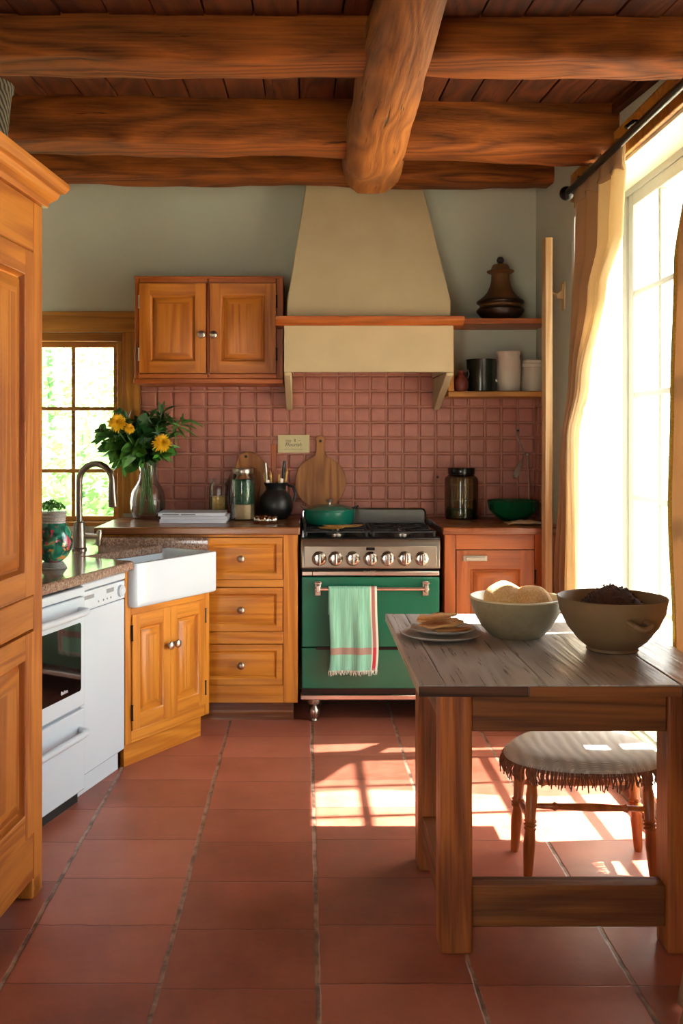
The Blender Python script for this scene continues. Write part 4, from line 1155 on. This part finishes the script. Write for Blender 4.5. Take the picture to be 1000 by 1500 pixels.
board('paddle_board', 'large round paddle board with handle behind the green pan', .083, 1.095, .134, .138, 5.195, .0, board_wood, handle=.107, hw=.023, hole=(0, .216), lean=.03, th=.012)
board('oval_board', 'oval wooden board with a hole leaning behind the tall jar', -.268, 1.125, .085, .135, 5.14, .35, board_wood, hole=(.0, .112), lean=.12, th=.012)
board('round_board', 'brown oval board behind the other boards, nearest the small jar', -.335, 1.040, .072, .125, 5.17, .15, board_dark, lean=.1, th=.012)
board('small_board', 'short dark board between the small jar and the oval board', -.30, 1.06, .065, .12, 5.115, -.35, board_dark, lean=.1, th=.010)

# postcard
t = thing('postcard', 'cream card with handwritten lettering leaning on the tiles', 'card', (-.06, 5.21, 1.25))
g = G(); g.box(-.141, .026, 5.2195, 5.2215, 1.250, 1.344); part('card', g, paper_cream, t, w=True)
li = W[t].inverted()
def ctext(b, s, m, x, z, sh=0): text(b, s, m, t, li @ Matrix.Translation((x, 5.219, z)) @ up, shear=sh, thick=.0004)
ctext('nay  8  ~', .022, ink, -.06, 1.314); ctext('Flourish', .027, ink, -.06, 1.292, .3); ctext('y d n c u M a n n n g s', .011, ink_grey, -.06, 1.268)

# ------------------------------------------------------------------ right worktop things
t = thing('serving_bowl', 'dark green bowl on the worktop in the right corner', 'bowl', (1.05, 4.99, ZW))
g = G(); g.lathe([(0, 0), (.06, 0), (.066, .006), (.08, .012), (.118, .05), (.128, .095), (.131, .098), (.126, .1), (.114, .055), (.075, .02), (0, .016)], (0, 0, 0), 44, cap=False); part('bowl', g, dark_green, t)
g = G(); g.tube([(1.168, 5.13, ZW + .001), (1.168, 5.16, 1.10), (1.170, 5.19, 1.24)], .0035, 8); g.lathe([(0, 0), (.008, .002), (.009, .01), (0, .016)], (1.17, 5.19, 1.235), 12)
solo('metal_skewer', g, nickel, 'thin steel rod standing upright behind the green bowl', 'skewer')
t = thing('whisk', 'metal whisk with curved wire handle hanging on the corner tiles', 'whisk', (1.15, 5.215, 1.24))
g = G(); g.tube([(1.128, 5.215, 1.372), (1.112, 5.21, 1.374), (1.110, 5.21, 1.355), (1.128, 5.21, 1.31), (1.150, 5.21, 1.27), (1.155, 5.21, 1.24), (1.146, 5.205, 1.215)], .003, 8); part('handle', g, nickel, t, w=True)
g = G(); ax0, ax1 = Vector((1.146, 5.200, 1.215)), Vector((1.098, 5.19, 1.115))
for k in range(8):
    a = PI * k / 8; d = (ax1 - ax0); u = d.orthogonal().normalized(); v = d.normalized().cross(u)
    P = []
    for q in range(17):
        s_ = q / 16 * 2 * PI
        al = .5 - .5 * math.cos(s_); w_ = .020 * math.sin(s_) * (.4 + .6 * al)
        P.append(ax0 + d * al + (u * math.cos(a) + v * math.sin(a)) * w_)
    g.tube(P, .0013, 5)
part('wires', g, nickel, t, w=True)
g = G(); g.disc_y((1.122, 1.366), .006, 5.200, 5.232, 10); solo('wall_hook', g, black_rod, 'small dark hook on the tiles holding the whisk', 'hook')
g = G()
rdn = lambda u, v: (.965 + .18 * u, 4.70 + .10 * v + .01 * math.sin(9 * u), ZW + .003 + .010 * (1 + noise.noise(Vector((u * 5, v * 4, 2)))) * math.sin(PI * u) ** .5 * (1 if 0 < v < 1 else .3))
g.grid(rdn, 30, 16); solo('crumpled_cloth', g, beige_rag, 'small crumpled beige cloth in front of the green bowl', 'cloth', solid=.003, angle=80)
for i, (x, lb) in enumerate(((.700, 'small dark screw hook on the tiles left of the smoked jar'), (.884, 'small dark screw hook on the tiles right of the smoked jar'))):
    g = G(); g.disc_y((x, 1.122), .007, 5.212, 5.233, 10); solo('wall_hook', g, black_rod, lb, 'hook')

# post, wall bracket, socket
g = G(); g.box(1.092, 1.125, 4.49, 4.565, 0, 2.237)
solo('wooden_post', g, post_wood, 'tall narrow pale wooden post standing before the corner cupboard', 'post', bevel=.003)
g = G(); g.prism_y([(XR - .001, 1.98), (XR - .035, 1.985), (XR - .04, 2.0), (XR - .015, 2.02), (XR - .012, 2.05), (XR - .001, 2.055)][::-1], 4.66, 4.69); g.box(XR - .008, XR - .001, 4.64, 4.71, 1.93, 2.06)
g.tube([(XR - .02, 4.675, 2.0), (XR - .055, 4.675, 2.01), (XR - .06, 4.675, 2.03)], .005, 8)
solo('coat_hook', g, post_wood, 'small pale wooden hook on the wall behind the tall post', 'hook', bevel=.002)
t = thing('light_switch', 'small dark switch plate on the right wall near the curtain', 'switch', (XR - .006, 4.55, 1.26))
g = G(); g.box(XR - .008, XR - .001, 4.53, 4.57, 1.26, 1.36); part('plate', g, stone_brown, t, w=True, bevel=.002)
for z in (1.285, 1.335):
    g = G(); g.tube([(XR - .008, 4.55, z), (XR - .014, 4.55, z)], .009, 12); part('button', g, black_enamel, t, w=True)

# ------------------------------------------------------------------ curtains
t = thing('curtain_rod', 'long black metal curtain rod above the tall window', 'curtain rod', (1.135, 3.1, 2.395))
g = G(); g.tube([(1.135, 1.75, 2.385), (1.135, 4.27, 2.385)], .014, 16); part('rod', g, black_rod, t, w=True)
for yy in (4.29, 1.73):
    g = G(); rings = []
    for k in range(9):
        a = PI * k / 8; rings.append([(1.135 + .032 * math.sin(a) * math.cos(q) + 1e-5 * math.cos(q), yy - .03 * math.cos(a), 2.385 + .032 * math.sin(a) * math.sin(q) + 1e-5 * math.sin(q)) for q in [2 * PI * j / 18 for j in range(18)]])
    g.loft(rings); part('finial', g, black_rod, t, w=True)
for yy in (3.50, 1.95):
    g = G(); g.tube([(XR - .001, yy, 2.44), (1.16, yy, 2.44), (1.135, yy, 2.42)], .009, 10); g.tube([(XR - .012, yy, 2.44), (XR - .001, yy, 2.44)], .026, 16); part('bracket', g, black_rod, t, w=True)
def interp(tab, z):
    if z >= tab[0][0]: return tab[0][1]
    for (z0, a), (z1, b) in zip(tab, tab[1:]):
        if z >= z1:
            k = (z0 - z) / (z0 - z1); k = k * k * (3 - 2 * k); return a + (b - a) * k
    return tab[-1][1]
farL = [(2.42, 4.235), (1.6, 4.27), (1.15, 4.42), (.66, 4.56), (.02, 4.60)]
farR = [(2.42, 3.62), (2.09, 3.66), (1.91, 3.86), (1.557, 4.13), (1.33, 4.30), (.66, 4.27), (.02, 4.27)]
def curt(u, v):
    z = .015 + 2.40 * v
    a, b = interp(farL, z), interp(farR, z)
    y = a + (b - a) * u
    wv = .022 * math.sin(u * 26) + .010 * math.sin(u * 47 + 1.3 + v * 2)
    return (1.163 + wv * (.55 if v > .96 else 1) , y, z)
t = thing('linen_curtain', 'gathered tan linen curtain on the far side of the window', 'curtain', (1.16, 4.2, .02), 0, None)
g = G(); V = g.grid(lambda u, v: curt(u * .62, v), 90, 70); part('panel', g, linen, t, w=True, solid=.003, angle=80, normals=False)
g = G(); g.grid(lambda u, v: curt(.62 + u * .38, v), 50, 70); part('leading_fold', g, linen_sunlit, t, w=True, solid=.003, angle=80, normals=False, label='leading fold with sunlight put into its cream colour')
g = G(); g.grid(lambda u, v: tuple(Vector(curt(u, .955 + .045 * v)) + Vector((-.008, 0, .002 + .008 * math.sin(u * 60)))), 110, 5); part('header_tape', g, linen, t, w=True, solid=.003, angle=80, normals=False)
def sh(u, v):
    z = .05 + 2.25 * v; y = 4.47 - (.73 + .06 * math.sin(v * 5.5 + .8)) * u
    return (1.203 + .010 * math.sin(u * 30) + .004 * math.sin(u * 61 + v * 3), y, z)
g = G(); g.grid(sh, 90, 40)
solo('sheer_curtain', g, sheer, 'glowing white sheer curtain behind the far linen curtain', 'curtain', solid=0, angle=80, normals=False)
nearE = [(2.42, 2.93), (2.10, 2.96), (1.85, 3.05), (1.45, 3.08), (1.1, 3.10), (.7, 3.06), (.02, 2.98)]
def ncurt(u, v):
    z = .012 + 2.41 * v
    a = interp(nearE, z); b = 2.02
    y = a + (b - a) * u
    fl = max(0, min(1, (2.46 - y) / .22)); fl = fl * fl * (3 - 2 * fl)
    lo = max(0, 1 - z / 1.5)
    x = 1.130 + .024 * math.sin(u * 34 + .4) + .010 * math.sin(u * 61) - .30 * fl * lo ** 1.2
    return (x, y, z)
t = thing('linen_curtain', 'tan linen curtain with gold braid beside the table, sweeping the floor', 'curtain', (1.12, 2.5, .02))
g = G(); g.grid(ncurt, 130, 70); part('panel', g, cloth('near_linen', '#ac8f6c', .35), t, w=True, solid=.003, angle=80, normals=False)
g = G(); g.grid(lambda u, v: tuple(Vector(ncurt(u * .022 + .002, .06 + .84 * v)) + Vector((-.006, 0, 0))), 3, 160); part('braid_trim', g, gold, t, w=True, solid=.004, normals=False)
g = G()
for k in range(9):
    yy = 2.08 + .1 * k; P = [(1.135 + .022 * math.cos(a), yy, 2.385 + .022 * math.sin(a)) for a in [2 * PI * q / 14 for q in range(15)]]
    g.tube(P, .003, 6)
part('ring', g, black_rod, t, w=True)

# ------------------------------------------------------------------ table
t = thing('farmhouse_table', 'old pine farmhouse table with grey weathered plank top', 'table', (.68, 2.9, 0))
TX0, TX1, TY0, TY1, TZ = .277, 1.070, 2.415, 3.41, .718
seams = [TX0, .345, .59, .92, TX1]
for i, (a, b) in enumerate(zip(seams, seams[1:])):
    g = G(); fn = 24
    rings = []
    for k in range(fn + 1):
        y = TY0 + (TY1 - TY0) * k / fn; w0 = .0015 * noise.noise(Vector((i * 3, y * 5, 0)))
        z_ = TZ + .0012 * noise.noise(Vector((i * 5, y * 4, 7)))
        l_ = a + .0012 + (w0 if i else .002 * noise.noise(Vector((0, y * 9, 1))))
        rings.append([(l_, y, TZ - .027), (b - .0012, y, TZ - .027), (b - .0012, y, z_), (l_, y, z_)])
    g.loft(rings)
    part('plank', g, table_top, t, w=True, bevel=.003)
edge_dark = wood('dark_worn_table_edge', lin('#5e3d28'), lin('#2c170d'), 'x', .7, bump=.9, fine=90)
for a, b, m in ((TX0 + .001, .545, edge_dark), (.547, .919, table_rail), (.921, TX1 - .001, edge_dark)):
    g = G(); g.box(a, b, TY0 - .006, TY0 + .0005, TZ - .028, TZ - .003); part('edge_band', g, m, t, w=True, bevel=.002)
LX0, LX1 = .347, .929
LY0, LY1 = 2.53, 3.02
for (x, y) in ((LX0, LY0), (LX1, LY0), (LX0, LY1)):
    g = G(); rings = []
    w_ = .082; d_ = .09
    for k in range(21):
        z = .69 * k / 20; j = .0016
        rings.append([(x + a * w_ + j * noise.noise(Vector((a * 3 + x, b * 3, z * 9))), y + b * d_ + j * noise.noise(Vector((a, b + 5, z * 9))), z) for a, b in ((0, 0), (1, 0), (1, 1), (0, 1))])
    g.loft(rings); part('leg', g, table_leg, t, w=True, bevel=.006)
g = G(); g.box(LX0 + .082, LX1, LY0 + .012, LY0 + .04, .567, .690); part('apron', g, table_rail, t, w=True, bevel=.003)
g = G(); g.box(LX0 + .082, LX1, LY1 + .05, LY1 + .078, .567, .690); part('apron', g, table_rail, t, w=True, bevel=.003)
for x in (LX0 + .01, LX1 + .045):
    g = G(); g.box(x, x + .027, LY0 + .09, LY1, .567, .690); part('apron', g, table_rail_y, t, w=True, bevel=.003)
g = G(); g.box(LX0 + .082, LX1, LY0 + .02, LY0 + .075, .062, .168); part('stretcher', g, table_rail, t, w=True, bevel=.003)
for x in (LX0 + .012,):
    g = G(); g.box(x, x + .05, LY0 + .09, LY1, .075, .168); part('stretcher', g, table_rail_y, t, w=True, bevel=.003)

# bowls on the table
ZT = TZ + .0015
t = thing('mixing_bowl', 'speckled cream stoneware bowl holding the two bread rolls', 'bowl', (.645, 3.02, ZT))
g = G(); g.lathe([(0, 0), (.075, 0), (.08, .004), (.105, .03), (.13, .075), (.139, .115)], (0, 0, 0), 56, cap=False); 
part('outside', g, stone_cream, t)
g = G(); g.lathe([(.139, .115), (.1405, .119), (.137, .121), (.133, .117), (.122, .07), (.098, .03), (.06, .012), (0, .01)], (0, 0, 0), 56, cap=False); part('glazed_inside', g, stone_inner, t, label='smooth cream glaze')
def roll(label, c, rx, ry, rz, rot, seed):
    g = G(); n = 28
    rings = []
    for i in range(1, 16):
        el = -PI / 2 + PI * i / 16; ring = []
        for k in range(n):
            a = 2 * PI * k / n; p = Vector((math.cos(el) * math.cos(a), math.cos(el) * math.sin(a), math.sin(el)))
            d = 1 + .06 * noise.noise(p * 1.6 + Vector((seed, 0, 0)))
            x, y = p.x * rx * d, p.y * ry * d; z = p.z * rz * d * (1 if p.z > 0 else .7)
            ring.append((c[0] + x * math.cos(rot) - y * math.sin(rot), c[1] + x * math.sin(rot) + y * math.cos(rot), c[2] + z))
        rings.append(ring)
    g.loft(rings); return solo('bread_roll', g, bread, label, 'bread', 'bread rolls in the cream bowl', angle=80)
roll('floury bread roll on the side nearer the plates', (.612, 3.04, ZT + .106), .064, .056, .056, .2, 1)
roll('floury bread roll leaning towards the brown bowl', (.692, 3.015, ZT + .100), .062, .054, .054, -.3, 5)
t = thing('brown_bowl', 'large brown stoneware bowl with side handle holding dark crumbs', 'bowl', (.874, 2.815, ZT))
g = G(); g.lathe([(0, 0), (.068, 0), (.072, .003), (.070, .010), (.095, .03), (.125, .068), (.145, .11), (.152, .146)], (0, 0, 0), 56, cap=False); part('outside', g, stone_brown, t)
g = G(); g.lathe([(.152, .146), (.1535, .150), (.150, .152), (.146, .148), (.137, .11), (.115, .07), (.085, .035), (0, .02)], (0, 0, 0), 56, cap=False); part('inside', g, stone_brown, t)
g = G()
hp = []
for k in range(15):
    u = k / 14; an = -PI / 2 + .0 + .36 * u
    o_ = .132 + .046 * min(1, 2.2 * math.sin(PI * u)) ** .7; z_ = .104 - .014 * math.sin(PI * u)
    hp.append((o_ * math.cos(an), o_ * math.sin(an), z_))
g.tube(hp, [.010] + [.0075] * 13 + [.010], 12); part('handle', g, stone_brown, t)
g = G(); rd = random.Random(11)
fn = lambda u, v: (.874 + (.118 * u) * math.cos(2 * PI * v), 2.815 + (.118 * u) * math.sin(2 * PI * v), ZT + .106 + .076 * math.cos(u * PI / 2) ** 1.3 + .006 * noise.noise(Vector((u * 9 * math.cos(2 * PI * v), u * 9 * math.sin(2 * PI * v), 0))))
g.grid(fn, 12, 30)
for k in range(420):
    a = rd.uniform(0, 2 * PI); u = math.sqrt(rd.random()) * .93
    c = Vector(fn(u, a / (2 * PI))) + Vector((0, 0, .001)); s_ = rd.uniform(.003, .008)
    vs = [c + Vector((rd.gauss(0, 1), rd.gauss(0, 1), rd.gauss(0, 1))).normalized() * s_ for _ in range(4)]
    q = [g.v(p) for p in vs]
    for f in ((0, 1, 2), (0, 2, 3), (0, 3, 1), (1, 3, 2)): g.face([q[i] for i in f])
o = solo('dark_crumbs', g, crumb, 'heap of dark brown crumbs inside the brown bowl', 'crumbs', smooth=False); o['kind'] = 'stuff'

# plates and toasts
def plate(label, c, r, z):
    g = G(); g.lathe([(0, 0), (r * .6, 0), (r * .85, .005), (r, .012), (r + .001, .015), (r - .004, .016), (r * .8, .009), (r * .55, .006), (0, .006)], (c[0], c[1], z), 56, cap=False)
    return solo('plate', g, plate_glaze, label, 'plate', 'plates under the toast')
plate('larger lower plate of the two on the table corner', (.413, 3.0, 0), .120, ZT)
plate('smaller upper plate directly under the toast', (.420, 3.015, 0), .098, ZT + .0135)
def slice_(label, c, L, wd, rot, z, tiltx, seed):
    rings = []; g = G(); wd *= 1.25
    def P(x, y, zz):
        X_ = x * math.cos(rot) - y * math.sin(rot); Y_ = x * math.sin(rot) + y * math.cos(rot)
        return (c[0] + X_, c[1] + Y_, z + zz + (x + L / 2) * tiltx)
    for zz, k in ((0, .94), (.002, 1), (.006, 1), (.008, .93)):
        ring = []
        for q in range(36):
            a = 2 * PI * q / 36
            x = L / 2 * math.copysign(abs(math.cos(a)) ** .8, math.cos(a)); y = wd / 2 * math.sin(a) * (1 - .35 * math.cos(a))
            n_ = 1 + .28 * noise.noise(Vector((math.cos(a) * 2 + seed, math.sin(a) * 2, 0)))
            ring.append(P(x * k * n_, y * k * n_, zz + .009 * noise.noise(Vector((x * 24, y * 30, seed)))))
        rings.append(ring)
    g.loft(rings); return solo('toast_slice', g, toast, label, 'toast', 'toast on the plates', angle=60)
slice_('flat pale toast slice at the bottom of the toast pile', (.44, 2.985, 0), .115, .05, .1, ZT + .022, .02, 1)
slice_('middle toast slice with its point towards the cream bowl', (.415, 2.99, 0), .13, .06, .35, ZT + .033, .08, 2)
slice_('browner toast slice at the far side of the pile', (.395, 3.04, 0), .10, .055, -.2, ZT + .038, .05, 4)
slice_('topmost toast slice, tilted up at one end', (.40, 3.0, 0), .12, .05, .15, ZT + .056, .06, 3)

# ------------------------------------------------------------------ stool
t = thing('turned_stool', 'turned wooden stool with woven seat tucked under the table', 'stool', (.86, 3.08, 0))
def turned(p0, p1, r=.016):
    prof = [(0, .72), (.04, .85), (.30, 1.15), (.42, .95), (.44, 1.25), (.455, .9), (.47, 1.3), (.485, .9), (.50, 1.25), (.52, .95), (.72, 1.12), (.80, .92), (.82, 1.22), (.835, .9), (.85, 1.25), (.87, .95), (1, 1.05)]
    a, b = Vector(p0), Vector(p1); P = []; R_ = []
    for i, (u, k) in enumerate(prof): P.append(a.lerp(b, u)); R_.append(r * k)
    return P, R_
legs = [((.668, 2.965, 0), (.69, 2.99, .34)), ((1.046, 2.965, 0), (1.03, 2.99, .34)), ((.672, 3.17, 0), (.69, 3.15, .34)), ((1.068, 3.17, 0), (1.04, 3.15, .34))]
for a, b in legs:
    g = G(); P, R_ = turned(a, b); g.tube(P, R_, 16); part('leg', g, stool_wood, t, w=True, angle=60)
def stretch(a, b, r=.009):
    g = G(); P = []; R_ = []
    for u, k in ((0, .8), (.18, 1), (.2, 1.5), (.23, 1), (.5, 1.35), (.77, 1), (.8, 1.5), (.82, 1), (1, .8)): P.append(Vector(a).lerp(Vector(b), u)); R_.append(r * k)
    g.tube(P, R_, 12); part('stretcher', g, stool_wood, t, w=True)
stretch((.680, 2.98, .215), (1.040, 2.98, .205)); stretch((.684, 3.155, .225), (1.052, 3.155, .225))
stretch((.682, 2.98, .17), (.684, 3.155, .17)); stretch((1.038, 2.98, .17), (1.052, 3.155, .17))
g = G(); g.lathe([(0, .325), (.21, .325), (.225, .335), (.225, .350), (.2, .358), (0, .36)], (.86, 3.06, 0), 48, sx=1, sy=.85); part('seat', g, stool_wood, t, w=True)
t = thing('seat_cover', 'round woven seat cover with long brown fringe on the stool', 'cushion', (.86, 3.06, .36))
g = G(); rings = []
def scv(k, z, wob=0): return [(.86 + .235 * k * math.cos(a) , 3.06 + .20 * k * math.sin(a), z - .012 * math.cos(a) * math.cos(a) * k + wob * math.sin(9 * a)) for a in [2 * PI * q / 72 for q in range(72)]]
g.loft([scv(.97, .340), scv(1.03, .348, .003), scv(1.02, .362, .003), scv(.9, .378), scv(.6, .372), scv(.3, .366), scv(.01, .364)]); part('woven_top', g, woven, t, w=True, angle=70)
g = G(); rd = random.Random(9)
for k in range(230):
    a = 2 * PI * k / 230 + rd.uniform(-.01, .01); kx = 1.03
    x, y, z = .86 + .235 * kx * math.cos(a), 3.06 + .20 * kx * math.sin(a), .352 - .012 * math.cos(a) ** 2
    L = rd.uniform(.035, .055); o_ = rd.uniform(.004, .014)
    g.tube([(x, y, z), (x + math.cos(a) * o_, y + math.sin(a) * o_, z - L * .4), (x + math.cos(a) * o_ * .8 + rd.uniform(-.008, .008), y + math.sin(a) * o_ * .8, z - L)], [.003, .0026, .0018], 5)
part('fringe', g, fringe_m, t, w=True)

# ------------------------------------------------------------------ camera, light
cam = bpy.data.cameras.new('camera'); co = bpy.data.objects.new('camera', cam); COL.objects.link(co)
co.location = (0, 0, 1.315); co.rotation_euler = (PI / 2, 0, 0)
cam.lens = 1450 / 1500 * 36; cam.sensor_width = 36; cam.sensor_fit = 'AUTO'; cam.shift_x = .036; cam.shift_y = -.07; cam.clip_start = .05
SC.camera = co

sun = bpy.data.lights.new('sun', 'SUN'); so = bpy.data.objects.new('sun', sun); COL.objects.link(so)
so.rotation_euler = Vector((-.61, -.05, -1)).to_track_quat('-Z', 'Y').to_euler()
sun.energy = 46.0; sun.angle = math.radians(.7); sun.color = (1, .93, .82)

wd = bpy.data.worlds.new('World'); SC.world = wd; wd.use_nodes = True
nt = wd.node_tree; bgn = nt.nodes['Background']
bgn.inputs[0].default_value = (.94, .975, 1.0, 1); bgn.inputs[1].default_value = 4.6

def portal(loc, rot, sx, sy_):
    l = bpy.data.lights.new('portal', 'AREA'); l.shape = 'RECTANGLE'; l.size = sx; l.size_y = sy_
    o = bpy.data.objects.new('portal', l); COL.objects.link(o); o.location = loc; o.rotation_euler = rot
    l.cycles.is_portal = True
portal((RX + .05, (RY0 + RY1) / 2, 1.25), (0, PI / 2, 0), 2.3, RY1 - RY0)
portal((RX + .05, (SY0 + SY1) / 2, 1.5), (0, PI / 2, 0), 1.77, SY1 - SY0)
portal(((WX0 + WX1) / 2, YB + .2, 1.38), (-PI / 2, 0, 0), .64, 1.0)
portal((-1.1, YN - .2, 1.0), (PI / 2, 0, 0), .7, 2.0)

vs = SC.view_settings; SC.display_settings.display_device = 'sRGB'
vs.view_transform = 'Standard'; vs.look = 'None'; vs.gamma = 1; vs.use_curve_mapping = False; vs.exposure = 1.36
